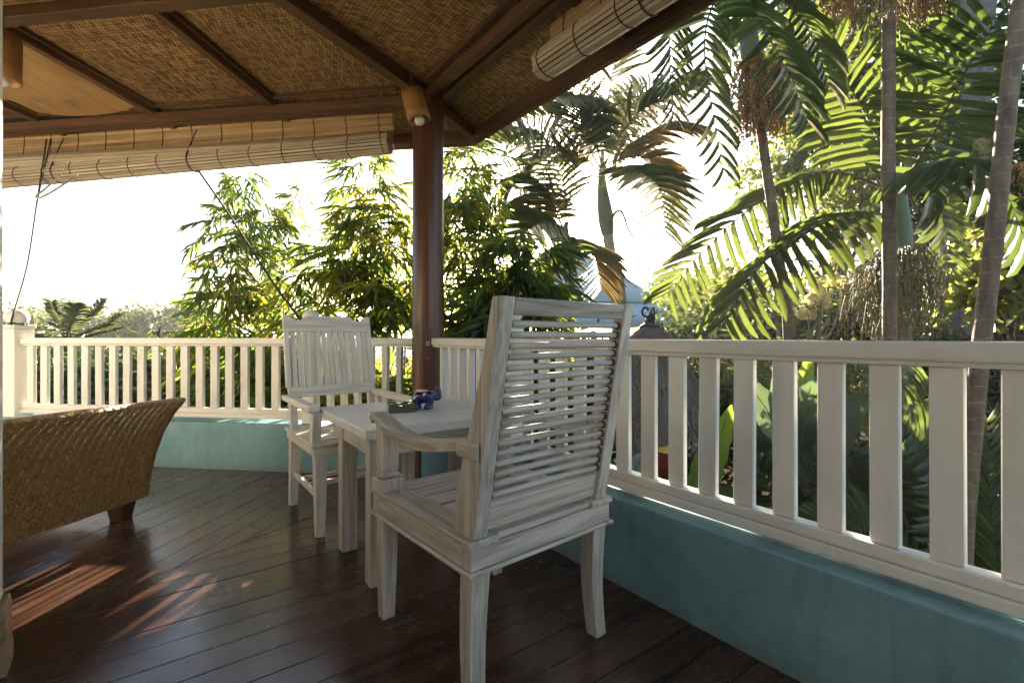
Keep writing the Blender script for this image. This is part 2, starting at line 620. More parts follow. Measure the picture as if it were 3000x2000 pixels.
M['palmtrunk'] = trunkmat('ringed_palm_bark', (0.065, 0.042, 0.026), (0.19, 0.13, 0.082), 9.0)
M['palmtrunk_grey'] = trunkmat('grey_ringed_palm_bark', (0.12, 0.10, 0.075), (0.27, 0.235, 0.18), 14.0)
M['crownshaft'] = plain('grey_green_crownshaft', (0.10, 0.135, 0.065), 0.5, 0.4, 0.3, 5, 0.05)
M['stem'] = plain('green_brown_stem', (0.12, 0.11, 0.045), 0.6, 0.3, 0.4, 8)
M['culm'] = plain('bamboo_culm', (0.16, 0.13, 0.045), 0.4, 0.4, 0.4, 6)
M['bark'] = plain('brown_bark', (0.13, 0.09, 0.06), 0.85, 0.2, 0.5, 6, 0.5)
M['mossy'] = plain('mottled_grey_bark', (0.13, 0.125, 0.11), 0.9, 0.2, 0.9, 9, 0.8)
M['fruit'] = plain('orange_brown_fruit', (0.36, 0.18, 0.05), 0.5, 0.4, 0.6, 20)
M['fruit_olive'] = plain('olive_brown_fruit', (0.27, 0.21, 0.06), 0.5, 0.4, 0.6, 20)
M['lf_bamboo'] = leafmat('bamboo_leaf', (0.060, 0.090, 0.022), (0.24, 0.34, 0.05), 0.4, 0.5)
M['lf_bamboo_gold'] = leafmat('golden_bamboo_leaf', (0.09, 0.10, 0.018), (0.52, 0.50, 0.06), 0.4, 0.55)
M['lf_bamboo_dark'] = leafmat('dark_bamboo_leaf', (0.040, 0.065, 0.022), (0.16, 0.22, 0.04), 0.4, 0.42)
M['lf_palm'] = leafmat('palm_leaflet', (0.042, 0.058, 0.023), (0.135, 0.175, 0.032), 0.35, 0.45, 0.5)
M['lf_palm_dark'] = leafmat('dark_palm_leaflet', (0.035, 0.055, 0.02), (0.12, 0.17, 0.03), 0.35, 0.35, 0.5)
M['lf_palm_far'] = leafmat('feathery_palm_leaflet', (0.07, 0.085, 0.04), (0.19, 0.20, 0.06), 0.4, 0.4, 0.6)
M['lf_palm_rust'] = leafmat('rusty_palm_leaflet', (0.10, 0.07, 0.02), (0.25, 0.18, 0.05), 0.45, 0.45, 0.6)
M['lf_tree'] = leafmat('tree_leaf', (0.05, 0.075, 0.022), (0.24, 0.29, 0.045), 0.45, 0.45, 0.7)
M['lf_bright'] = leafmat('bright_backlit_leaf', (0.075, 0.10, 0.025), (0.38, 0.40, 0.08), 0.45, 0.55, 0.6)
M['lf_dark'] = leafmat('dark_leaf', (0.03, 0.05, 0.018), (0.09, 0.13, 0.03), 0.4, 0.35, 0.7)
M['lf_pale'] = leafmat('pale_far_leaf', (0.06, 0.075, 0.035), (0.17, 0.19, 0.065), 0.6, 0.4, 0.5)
M['lf_banana'] = leafmat('banana_leaf', (0.07, 0.12, 0.025), (0.30, 0.42, 0.05), 0.35, 0.5, 0.3)
M['lf_big'] = leafmat('grey_green_big_leaf', (0.055, 0.085, 0.055), (0.14, 0.20, 0.07), 0.3, 0.35, 0.4)
M['lf_white'] = leafmat('pale_variegated_leaf', (0.30, 0.36, 0.27), (0.30, 0.36, 0.22), 0.4, 0.4, 0.3)
M['lf_dry'] = leafmat('dry_leaf', (0.20, 0.13, 0.07), (0.30, 0.17, 0.06), 0.7, 0.4, 0.5)
M['fl_yellow'] = leafmat('yellow_petal', (0.80, 0.70, 0.36), (0.72, 0.62, 0.28), 0.5, 0.4, 0.3)
M['fl_orange'] = leafmat('orange_petal', (0.70, 0.30, 0.03), (0.65, 0.25, 0.03), 0.5, 0.4, 0.3)
M['fl_red'] = leafmat('red_petal', (0.60, 0.02, 0.03), (0.5, 0.02, 0.02), 0.5, 0.4, 0.3)

# ------------------------------------------------------------------ plan of the veranda: two sides of an octagon meeting at a corner
CX, CY = -0.71, 3.568
UR, NR = Vector((0.6, -0.8, 0)), Vector((0.8, 0.6, 0))
UL, NL = Vector((-0.99125, 0.132, 0)), Vector((0.132, 0.99125, 0))
HIP = Vector((-0.505, -0.863, 0))
HK = 2.384                      # inward run along the hip per metre of side
SIDES = {'right': (UR, NR), 'left': (UL, NL)}


def P(side, s, o, z):
    u, n = SIDES[side]
    return Vector((CX, CY, z)) + u * s + n * o


GROUND = -2.6

# ---- ground
gm = MB()
gm.add([(-600, -60, GROUND), (600, -60, GROUND), (600, 900, GROUND), (-600, 900, GROUND)], [(0, 1, 2, 3)])
ground = gm.build('ground', M['soil'])
tag(ground, kind='structure')

# ---- floor
fm = MB()
poly = [P('left', 0, 0.02, 0), P('right', 4.7, 0.02, 0), P('right', 4.7, -5.6, 0), P('left', 4.7, -5.6, 0), P('left', 4.7, 0.02, 0)]
fm.prism([(p.x, p.y) for p in poly], -0.3, -0.034, 'z')
floor = fm.build('floor', M['darkwood'])
tag(floor, kind='structure')
BW = 0.126
for side in ('left', 'right'):
    u, n = SIDES[side]
    for i in range(37):
        s0, s1 = i * BW + 0.0015, (i + 1) * BW - 0.0015
        d0, dA, dB = -0.02, min(HK * s0, 5.5) - 0.002, min(HK * s1, 5.5) - 0.002
        mid = P(side, (s0 + s1) / 2, -(dA / 2), 0)
        sg = 1.0 if side == 'left' else -1.0
        # local X runs inward, local Y along the wall, Z up
        x = -n
        y = Vector((0, 0, 1)).cross(x)
        Mx = Matrix((x, y, Vector((0, 0, 1)))).transposed().to_4x4()
        Mx.translation = mid
        inv = Mx.inverted()
        pts = [P(side, s0, -d0, 0), P(side, s1, -d0, 0), P(side, s1, -max(dB, 0.01), 0), P(side, s0, -max(dA, 0.01), 0)]
        q = [inv @ p for p in pts]
        random.seed(i * 7 + (side == 'left'))
        lift = random.uniform(-0.0012, 0.0012)
        mb = MB().prism([(p.x, p.y) for p in q], -0.03 + lift, lift, 'z')
        mb.build('floorboard', M['deck'], floor, Mx, 0.0016)

# ---- low walls
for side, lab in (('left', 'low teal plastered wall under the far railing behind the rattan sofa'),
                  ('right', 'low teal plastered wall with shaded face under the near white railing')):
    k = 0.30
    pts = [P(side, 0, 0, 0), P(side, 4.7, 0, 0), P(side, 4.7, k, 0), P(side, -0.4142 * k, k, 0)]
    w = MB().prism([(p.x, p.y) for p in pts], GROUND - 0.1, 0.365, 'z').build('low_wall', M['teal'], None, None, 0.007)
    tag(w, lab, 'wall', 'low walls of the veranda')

# ---- main corner post
PC = Vector((-0.636, 3.625, 0))
prof = []
for i in range(30):
    z = i / 29 * 2.86
    prof.append((0.119 + 0.002 * math.sin(z * 2.2) + 0.0012 * math.sin(z * 7.1), z))
pm = MB().lathe(prof, 40)
pm.add([(0, 0, 0)], [])
post = pm.build('veranda_post', M['redpost'], None, Matrix.Translation(PC))
tag(post, 'round red brown varnished timber post at the veranda corner', 'post')
# grain along X in the wood material: turn the mesh so X is vertical
_rot = Matrix.Rotation(R(90), 4, 'Y')
post.data.transform(_rot.inverted())
post.matrix_basis = Matrix.Translation(PC) @ _rot
WM[post.name] = Matrix.Translation(PC) @ _rot

# ---- railings
SLAT_RND = random.Random(5)
RO = 0.10


def newel(parent, side, s, w, top, ball_r, o=RO, z0=0.365):
    c = P(side, s, o, 0)
    u, n = SIDES[side]
    nb = bar('newel', P(side, s, o, z0), P(side, s, o, top - 0.035), w, w, M['white_paint'], parent, n, 0.004)
    cp = bar('newel_cap', P(side, s, o, top - 0.034), P(side, s, o, top), w + 0.022, w + 0.022, M['white_paint'], nb, n, 0.006)
    pr = [(0.0, top - 0.004)] + [(ball_r * math.sin(a), top + ball_r * 0.74 - ball_r * 0.80 * math.cos(a)) for a in [PI * (0.12 + 0.88 * i / 12) for i in range(13)]]
    mb = MB().lathe([(r, z) for r, z in pr], 24, (0, 0, 0))
    mb.build('ball_finial', M['white_paint'], nb, Matrix.Translation(Vector((c.x, c.y, 0))))


for side in ('right', 'left'):
    lab = {'right': 'white painted wooden railing with broad flat balusters nearest the camera beside the garden palms',
           'left': 'white painted wooden railing with ball topped corner post behind the rattan sofa'}[side]
    u, n = SIDES[side]
    rz = math.atan2(u.y, u.x)
    c0 = P(side, 0, RO, 0.365)
    rail = empty('railing', c0, rz, lab, 'railing', 'white veranda railings')
    SA, SB = (0.088 if side == 'right' else 0.02), 4.6
    b0 = 0.0 if side == 'right' else 0.012
    bar('top_rail', P(side, SA, RO, 1.011), P(side, SB, RO, 1.011), 0.078, 0.052, M['white_paint'], rail, bev=0.006)
    bar('under_rail', P(side, SA, RO, 0.9775), P(side, SB, RO, 0.9775), 0.056, 0.0148, M['white_paint'], rail)
    bar('bottom_rail', P(side, SA, RO, 0.400 + b0), P(side, SB, RO, 0.400 + b0), 0.080, 0.036, M['white_paint'], rail, bev=0.005)
    bar('bottom_rail', P(side, SA, RO, 0.4375 + b0), P(side, SB, RO, 0.4375 + b0), 0.060, 0.0385, M['white_paint'], rail, bev=0.005)
    if side == 'right':
        wide = [1.2012 + 0.1355 * i for i in range(25)]
        nar = [0.235 + 0.1205 * i for i in range(7)]
        news = [(1.05, 0.10, 1.13, 0.062), (3.62, 0.13, 1.14, 0.08)]
        wb, tb = 0.0715, 0.024
    else:
        wide = [1.206 + 0.1337 * i for i in range(18)] + [3.80, 3.93, 4.06, 4.19, 4.32, 4.45]
        nar = [0.172 + 0.1135 * i for i in range(6)]
        news = [(0.905, 0.10, 1.162, 0.064), (3.625, 0.155, 1.150, 0.085)]
        wb, tb = 0.064, 0.030
    zb, zt = 0.457 + b0, 0.970
    for s in wide:
        if any(abs(s - q[0]) < q[1] / 2 + wb / 2 for q in news):
            continue
        j0, j1, j2 = (SLAT_RND.gauss(0, 0.0013) for _ in range(3))
        bar('baluster', P(side, s + j0, RO + j2, zb), P(side, s + j1, RO + j2 * 0.5, zt), wb, tb, M['white_paint'], rail, (n + u * SLAT_RND.gauss(0, 0.012)).normalized(), 0.003)
    for s in nar:
        bar('baluster', P(side, s, RO, zb), P(side, s, RO, zt), 0.042, 0.048, M['white_paint'], rail, n, 0.003)
    for s, w, tp, br in news:
        newel(rail, side, s, w, tp, br, RO if w < 0.15 else RO - 0.005)

# ---- cord knot on the rail end by the post
kn = MB()
kp = P('right', 0.085, 0.05, 1.0)
kn.tube(catmull([kp + Vector((0, 0, 0.075)), kp + Vector((0.004, 0, 0.04)), kp + Vector((-0.012, -0.012, 0.01)), kp + Vector((0.004, -0.02, -0.03)), kp + Vector((-0.008, -0.02, -0.075)), kp + Vector((0.004, -0.022, -0.12))], 20), 0.004, 6)
for i in range(3):
    a = [kp + Vector((0.016 * math.cos(t * 2 * PI / 10 + i), 0.016 * math.sin(t * 2 * PI / 10 + i) - 0.012, -0.012 * i + 0.01)) for t in range(11)]
    kn.tube(a, 0.004, 6)
tag(kn.build('knotted_cord', M['hanger']), 'short white cord knotted round the railing end beside the post', 'cord')

# ------------------------------------------------------------------ ceiling
ZR = 2.86


def zc(d):
    return ZR + (0.03 if d > -0.07 else 0.13) * (d + 0.07)


def hipd(s):
    return HK * s


rm = MB()
for side in ('left', 'right'):
    pts = [(-0.29, -0.70), (4.8, -0.70), (4.8, 5.2), (5.2 / HK, 5.2), (0, -0.0)]
    lo = [P(side, s, -d, zc(d) + 0.105) for s, d in pts]
    hi = [P(side, s, -d, zc(d) + 0.19) for s, d in pts]
    k = len(pts)
    rm.add(lo + hi, [tuple(range(k)), tuple(range(2 * k - 1, k - 1, -1))] + [(i, i + k, (i + 1) % k + k, (i + 1) % k) for i in range(k)])
ceil = rm.build('ceiling', M['thatch'])
tag(ceil, kind='structure')


def panel(side, pts, mat, sag=0.0, lift=0.075, nx=1, ny=1, s_rng=None, tilt=0.0):
    """A sheet above the rafters; pts = (s, d) corners in order s0d0, s1d0, s1d1, s0d1."""
    u, n = SIDES[side]
    x = -n
    y = Vector((0, 0, 1)).cross(x)
    Mx = Matrix((x, y, Vector((0, 0, 1)))).transposed().to_4x4()
    Mx.translation = P(side, 0, 0, 0)
    inv = Mx.inverted()
    V = []
    for j in range(ny + 1):
        for i in range(nx + 1):
            a, b = i / nx, j / ny
            s = (pts[0][0] * (1 - a) + pts[1][0] * a) * (1 - b) + (pts[3][0] * (1 - a) + pts[2][0] * a) * b
            d = (pts[0][1] * (1 - a) + pts[1][1] * a) * (1 - b) + (pts[3][1] * (1 - a) + pts[2][1] * a) * b
            z = zc(d) + lift - sag * math.sin(PI * a) * (0.55 + 0.45 * math.cos(PI * b * 0.8)) + tilt * b
            V.append(inv @ P(side, s, -d, z))
    F = [(j * (nx + 1) + i, j * (nx + 1) + i + 1, (j + 1) * (nx + 1) + i + 1, (j + 1) * (nx + 1) + i) for j in range(ny) for i in range(nx)]
    nV = len(V)
    V2 = [v + Vector((0, 0, 0.006)) for v in V]
    mb = MB().add(V, F, nx > 1).add(V2, [tuple(reversed(f)) for f in F], nx > 1)
    return mb.build('ceiling_panel', mat, ceil, Mx)


# inner bays
DP = 1.05
RAF = {'left': [1.21, 2.26, 3.35, 4.4], 'right': [1.43, 2.50, 3.57]}
for side in ('left', 'right'):
    rs = RAF[side]
    edges = [0.0] + rs + [4.75]
    for i in range(len(edges) - 1):
        a, b = edges[i], edges[i + 1]
        if i == 0:
            panel(side, [(-0.0, -0.07), (b, -0.07), (b, min(DP, hipd(b))), (DP / HK, DP)], M['weave'])
            panel(side, [(DP / HK, DP), (b, DP), (b, hipd(b)), (b - 0.02, hipd(b) - 0.04)], M['weave'])
        else:
            if side == 'left' and i == 2:
                panel(side, [(a, -0.02), (b, -0.02), (b, 0.36), (a, 0.36)], M['barksheet'], 0.055, 0.07, 10, 4)
                panel(side, [(a, 0.29), (b, 0.29), (b, DP), (a, DP)], M['barksheet'], 0.075, 0.040, 10, 4, tilt=0.03)
            else:
                panel(side, [(a, -0.07), (b, -0.07), (b, DP), (a, DP)], M['weave'], 0.012, 0.075, 6, 3)
            panel(side, [(a, DP), (b, DP), (b, min(hipd(b), 4.6)), (a, min(hipd(a), 4.6))], M['weave'], 0.012, 0.075, 6, 3)
    # overhang
    for i in range(len(edges) - 1):
        a, b = edges[i], edges[i + 1]
        a0 = a - 0.4142 * 0.07 if i == 0 else a
        a1 = a - 0.4142 * 0.66 if i == 0 else a
        panel(side, [(a0, -0.07), (b, -0.07), (b, -0.66), (a1, -0.66)], M['weave'])

for side in ('left', 'right'):
    u, n = SIDES[side]
    for s in RAF[side]:
        dm = min(hipd(s) - 0.05, 4.5)
        bar('rafter', P(side, s, 0.07, zc(-0.07) + 0.035), P(side, s, -dm, zc(dm) + 0.035), 0.055, 0.07, M['beam'], ceil)
        bar('rafter', P(side, s, 0.655, zc(-0.655) + 0.033), P(side, s, 0.075, zc(-0.075) + 0.033), 0.055, 0.066, M['beam'], ceil)
    bar('purlin', P(side, DP / HK + 0.03, -DP, zc(DP) + 0.030), P(side, 4.7, -DP, zc(DP) + 0.030), 0.085, 0.065, M['beam'], ceil)
    bar('purlin', P(side, 2.15 / HK + 0.03, -2.15, zc(2.15) + 0.030), P(side, 4.7, -2.15, zc(2.15) + 0.030), 0.085, 0.065, M['beam'], ceil)
    bar('ring_beam', P(side, 0.05, 0.065, 2.847), P(side, 4.7, 0.065, 2.847), 0.058, 0.056, M['beam'], ceil)
    bar('ring_beam', P(side, 0.0, 0.178, 2.856), P(side, 4.7, 0.178, 2.856), 0.056, 0.044, M['beam'], ceil)
    bar('fascia', P(side, -0.4142 * 0.67, 0.672, 2.805), P(side, 4.7, 0.672, 2.805), 0.028, 0.166, M['beam'], ceil)
    bar('fascia', P(side, -0.4142 * 0.64, 0.640, 2.758), P(side, 4.7, 0.640, 2.758), 0.030, 0.042, M['beam'], ceil)
    # trim against the panels
    bar('trim', P(side, 0.16, 0.018, zc(0) + 0.058), P(side, 4.7, 0.018, zc(0) + 0.058), 0.03, 0.03, M['beam'], ceil)
    for s in RAF[side]:
        for e in (-1, 1):
            dm = min(hipd(s) - 0.16, 4.5)
            bar('trim', P(side, s + e * 0.042, 0.03, zc(0) + 0.056), P(side, s + e * 0.042, -dm, zc(dm) + 0.056), 0.026, 0.026, M['beam'], ceil)
hp0 = Vector((CX, CY, 0)) - HIP * 0.74
hp1 = Vector((CX, CY, 0)) + HIP * 0.09
hp2 = Vector((CX, CY, 0)) + HIP * 4.6
hz = lambda t: zc(t * 0.9239)
bar('hip_rafter', hp0 + Vector((0, 0, hz(-0.74) + 0.030)), hp1 + Vector((0, 0, ZR + 0.030)), 0.075, 0.078, M['beam'], ceil)
bar('hip_rafter', hp1 + Vector((0, 0, ZR + 0.030)), hp2 + Vector((0, 0, hz(4.6) + 0.030)), 0.085, 0.082, M['beam'], ceil)

# ------------------------------------------------------------------ rolled bamboo blinds


def blind(side, sa, sb, za, zb, lab, strings, pitch=0.28, o_roll=0.205, r=0.080):
    """Roll axis from height za at sa to zb at sb; flat part hangs behind it from the beam."""
    u, n = SIDES[side]
    root = empty('bamboo_blind', P(side, sa, o_roll, za), math.atan2(u.y, u.x), lab, 'blind', 'rolled bamboo blinds')
    top = 2.85
    N = 15
    for i in range(N):
        f = (i + 0.5) / N
        z0, z1 = top - f * (top - (za - 0.03)), top - f * (top - (zb - 0.03))
        j0, j1 = SLAT_RND.uniform(-0.012, 0.012), SLAT_RND.uniform(-0.012, 0.012)
        hh = (top - zb + 0.03) / N - 0.0045
        bar('slat', P(side, sa + j0, 0.262 + SLAT_RND.uniform(-0.002, 0.002), z0), P(side, sb + j1, 0.262, z1), 0.005, round(hh, 3), M['slat'], root, bev=0.0015)
    K = 20
    ax0, ax1 = P(side, sa, o_roll, za), P(side, sb, o_roll, zb)
    Lr = (ax1 - ax0).length
    for k in range(K):
        a = 2 * PI * k / K
        off = n * (math.cos(a) * r) + Vector((0, 0, math.sin(a) * r))
        j0, j1 = SLAT_RND.uniform(-0.010, 0.010), SLAT_RND.uniform(-0.01, 0.01)
        bar('slat', ax0 + off + u * j0, ax1 + off + u * j1, 0.0195, 0.007, M['slat_grey'], root, off.normalized(), 0.0015)
    for q, rr in enumerate((0.068, 0.052, 0.035)):
        for k in range(int(K * rr / r)):
            a = 2 * PI * (k + 0.3 * q) / int(K * rr / r)
            off = n * (math.cos(a) * rr) + Vector((0, 0, math.sin(a) * rr))
            j0 = SLAT_RND.uniform(-0.012, 0.012)
            bar('slat', ax0 + off + u * j0, ax0 + off + u * (Lr * 0.985), 0.019, 0.005, M['slat_grey'], root, off.normalized(), 0)
    cb = MB().tube([ax0 + u * 0.03, ax1 - u * 0.03], 0.073, 24)
    cb.build('roll_core', M['string'], root)
    s = sa + 0.05
    sm = MB()
    while s < sb:
        f = (s - sa) / (sb - sa)
        zz = za + (zb - za) * f
        c = P(side, s, o_roll, zz)
        SLAT_RND.random()
        ring = [c + n * (math.cos(t) * (r + 0.005)) + Vector((0, 0, math.sin(t) * (r + 0.005))) + u * (0.006 * math.sin(t * 2 + s * 9)) for t in [2 * PI * i / 20 for i in range(21)]]
        sm2 = MB().tube(ring, 0.0038, 5, False)
        sm2.build('tie_string', M['string'], root)
        s2 = s + 0.07
        zl = [top + 0.01 - (top + 0.01 - (zz - 0.02)) * i / 6 for i in range(7)]
        fl = [P(side, s2 + 0.006 * math.sin(i * 1.7 + s), 0.2572, z) for i, z in enumerate(zl)]
        MB().tube(fl, 0.0036, 5, False).build('tie_string', M['string'], root)
        s += pitch
    for s in strings:
        f = (s - sa) / (sb - sa)
        zz = za + (zb - za) * f
        c = P(side, s, o_roll, zz)
        ring = [c + n * (math.cos(t) * (r + 0.008)) + Vector((0, 0, math.sin(t) * (r + 0.008))) for t in [2 * PI * i / 22 for i in range(23)]]
        top_p = P(side, s - 0.01, 0.22, 2.80)
        mb = MB().tube(ring, 0.0045, 6, False)
        mb.tube([top_p, c - n * (r + 0.004) + Vector((0, 0, 0.03))], 0.0045, 6, False)
        mb.build('lift_cord', M['cord'], root)
    return root


blind('left', 0.29, 4.3, 2.588, 2.452, 'long rolled bamboo blind hanging over the open sky above the far railing', [2.02, 3.32])
blind('right', 1.20, 4.3, 2.592, 2.55, 'short looking rolled bamboo blind hanging under the eave beside the palms', [1.93, 3.2])

# ------------------------------------------------------------------ bamboo lamps


def lamp(c_top, c_bot, r, lab, spiral=True):
    root = empty('bamboo_lamp', c_top, 0, lab, 'lamp', 'bamboo tube ceiling lamps')
    ax = (Vector(c_bot) - Vector(c_top))
    L = ax.length
    F = frame(c_top, c_bot)
    prof = [(r * 0.2, -L / 2), (r, -L / 2), (r * 1.02, -L * 0.2), (r, L * 0.2), (r * 1.01, L / 2), (r * 0.82, L / 2), (r * 0.80, L * 0.2), (r * 0.80, -L * 0.1)]
    mb = MB().lathe(prof, 32)
    me = mb.mesh('lamp_tube', M['bamboo_tube'])
    me.transform(Matrix.Rotation(R(90), 4, 'Y'))
    link('lamp_tube', me, root, F)
    mi = MB().lathe([(0.001, 0), (r * 0.78, 0)], 24)
    me = mi.mesh('socket_plate', M['lampin'])
    me.transform(Matrix.Rotation(R(90), 4, 'Y'))
    F2 = F.copy()
    F2.translation = Vector(c_top) + ax * 0.72
    link('socket_plate', me, root, F2)
    pb = [(0.012, -0.06), (0.014, -0.03), (0.02, -0.01), (0.033, 0.012), (0.036, 0.03), (0.028, 0.05), (0.012, 0.06), (0.001, 0.062)]
    mb = MB().lathe(pb, 20)
    me = mb.mesh('light_bulb', M['bulb'])
    me.transform(Matrix.Rotation(R(90), 4, 'Y'))
    F3 = F.copy()
    F3.translation = Vector(c_top) + ax * 0.88
    link('light_bulb', me, root, F3)
    MB().tube([Vector(c_top) + Vector((0, 0, 0.12)), Vector(c_top)], 0.012, 8).build('lamp_stem', M['darkwood'], root)


lamp(at(946, 212, 3.34), at(963, 276, 3.34), 0.078, 'bamboo tube lamp with a bulb fixed beside the top of the red brown post')
lamp(at(2, 80, 2.62), at(2, 186, 2.62), 0.084, 'bamboo tube lamp hanging from the ceiling beam in front of the sagging bark sheet')

# ------------------------------------------------------------------ cords and the coat hanger
kL = P('left', 3.60, RO - 0.01, 1.20)
c0 = P('left', 3.37, 0.13, 2.76)
cm = MB()
cm.tube(catmull([c0, c0.lerp(kL, 0.33) + Vector((0, 0, -0.004)), c0.lerp(kL, 0.7) + Vector((0, 0, -0.004)), kL + Vector((0.02, -0.07, 0.02)), kL + Vector((0.03, -0.085, -0.06))], 24), 0.006, 6)
c1 = c0 + Vector((0.035, 0, 0.0))
cm.tube([c1, c0.lerp(kL, 0.40)], 0.0045, 6)
for i in range(2):
    zz = kL.z - 0.04 - 0.012 * i
    cm.tube([Vector((kL.x, kL.y, zz)) + Vector((0.060 * math.cos(t), 0.060 * math.sin(t), 0.004 * math.sin(t * 3 + i))) for t in [2 * PI * j / 20 for j in range(21)]], 0.006, 6)
tag(cm.build('pull_cord', M['cord']), 'black blind cord tied round the ball topped railing post at the far end', 'cord', 'blind pull cords')
kR = P('left', 0.905, RO, 1.14)
d0 = P('left', 1.99, 0.205, 2.46)
dm = MB()
mid = d0.lerp(kR, 0.5)
dm.tube(catmull([d0, d0.lerp(kR, 0.3) + Vector((0, 0, -0.02)), d0.lerp(kR, 0.7) + Vector((-0.02, 0, -0.05)), kR + Vector((-0.05, 0, 0.0))], 24), 0.0085, 6)
for t in (0.0, 0.72, 0.98):
    q = d0.lerp(kR, t)
    dm.tube([q + Vector((0, 0, 0.02)), q + Vector((0.004, 0, -0.015))], 0.014, 6)
tag(dm.build('pull_cord', M['cord']), 'thick dark blind cord slanting down in front of the bamboo to the railing', 'cord', 'blind pull cords')

hm = MB()
hk = at(143, 372, 3.55)
A, B2, Cc = at(84, 450, 3.50), at(172, 405, 3.60), at(140, 402, 3.58)
hm.tube(catmull([Cc, at(108, 430, 3.54), A, at(92, 454, 3.49), at(130, 434, 3.53), B2, at(172, 402, 3.6), Cc], 40), 0.007, 7)
hm.tube(catmull([Cc, at(146, 392, 3.57), at(150, 382, 3.56), at(146, 374, 3.56), at(138, 375, 3.56), at(136, 383, 3.56)], 16), 0.004, 6)
tag(hm.build('coat_hanger', M['hanger']), 'pale coat hanger hanging from the black blind cord', 'coat hanger')

# ------------------------------------------------------------------ column at the picture's edge
colx = Vector((-1.650, 1.482, 0))
co = empty('column', colx, R(40.3), 'slender cream post on a worn brown wooden base at the deck edge near the sofa', 'column')
lbar('shaft', co, (0, 0, 0.215), (0, 0, 2.80), 0.088, 0.088, M['cream'], (0, 1, 0), 0.004)
bx = MB()
sec = [(0.066, 0.0), (0.066, 0.06), (0.061, 0.10), (0.063, 0.18), (0.060, 0.213)]
vs, fs = [], []
for h_, z_ in sec:
    vs += [(-h_, -h_, z_), (h_, -h_, z_), (h_, h_, z_), (-h_, h_, z_)]
for i in range(len(sec) - 1):
    fs += [(i * 4 + k, i * 4 + (k + 1) % 4, (i + 1) * 4 + (k + 1) % 4, (i + 1) * 4 + k) for k in range(4)]
fs += [(3, 2, 1, 0), tuple(len(vs) - 4 + k for k in range(4))]
bx.add(vs, fs).build('base_block', M['brownwood'], co, WM[co.name], 0.004)

# ------------------------------------------------------------------ the house round which the veranda runs, out of view
for (p, q, lb) in (((-1.745, 1.42, 0), (1.30, -2.64, 0), 'pale panelled house wall closing the deck behind the camera'),
                   ((-1.80, 1.50, 0), (-5.6, 2.006, 0), 'cream plastered house wall beside the sofa out of the frame')):
    p, q = Vector(p), Vector(q)
    M_ = frame(p, q)
    wl_ = MB().box(((p.x + q.x) / 2, (p.y + q.y) / 2, 0.1), ((q - p).length, 0.16, 5.6), M_.to_3x3())
    tag(wl_.build('house_wall', M['housedoor'] if p.x > -1.78 else M['cream']), lb, 'wall', 'house walls')

# ------------------------------------------------------------------ furniture
def leg_mesh(name, path, wx, wy, mat, parent):
    """A squared leg swept along path [(x, y, z)], half widths per station; local X of the object runs down the leg."""
    o = Vector(path[0])
    vs = []
    for (x, y, z), a, b in zip(path, wx, wy):
        vs += [(x - a, y - b, z), (x + a, y - b, z), (x + a, y + b, z), (x - a, y + b, z)]
    k = len(path)
    fs = [(i * 4 + j, i * 4 + (j + 1) % 4, (i + 1) * 4 + (j + 1) % 4, (i + 1) * 4 + j) for i in range(k - 1) for j in range(4)]
    fs += [(3, 2, 1, 0), tuple((k - 1) * 4 + j for j in range(4))]
    T = Matrix.Translation(o) @ Matrix.Rotation(R(90), 4, 'Y')
    inv = T.inverted()
    mb = MB().add([inv @ Vector(v) for v in vs], fs)
    return mb.build(name, mat, parent, WM[parent.name] @ T, 0.003)


def sweep_arm(name, path, w, h, mat, parent):
    """An arm rest with a rectangular section swept along a path in the chair's coordinates."""
    pts = [Vector(p) for p in path]
    vs = []
    for i, p in enumerate(pts):
        d = (pts[min(i + 1, len(pts) - 1)] - pts[max(i - 1, 0)]).normalized()
        side = Vector((0, 0, 1)).cross(d).normalized()
        up = d.cross(side).normalized()
        ww = w[i] if hasattr(w, '__len__') else w
        vs += [p + side * ww / 2 + up * h / 2, p - side * ww / 2 + up * h / 2, p - side * ww / 2 - up * h / 2, p + side * ww / 2 - up * h / 2]
    k = len(pts)
    fs = [(i * 4 + j, i * 4 + (j + 1) % 4, (i + 1) * 4 + (j + 1) % 4, (i + 1) * 4 + j) for i in range(k - 1) for j in range(4)]
    fs += [(3, 2, 1, 0), tuple((k - 1) * 4 + j for j in range(4))]
    T = Matrix.Rotation(R(90), 4, 'Z')
    inv = T.inverted()
    return MB().add([inv @ v for v in vs], fs).build(name, mat, parent, WM[parent.name] @ T, 0.004)


def profile_side(name, parent, poly, x0, x1, mat, bevel=0.003):
    """poly in (y, z) extruded over x; grain along z."""
    T = Matrix.Rotation(R(90), 4, 'Y')
    inv = T.inverted()
    mb = MB().prism(poly, x0, x1, 'x')
    mb.v = [tuple(inv @ Vector(v)) for v in mb.v]
    return mb.build(name, mat, parent, WM[parent.name] @ T, bevel)


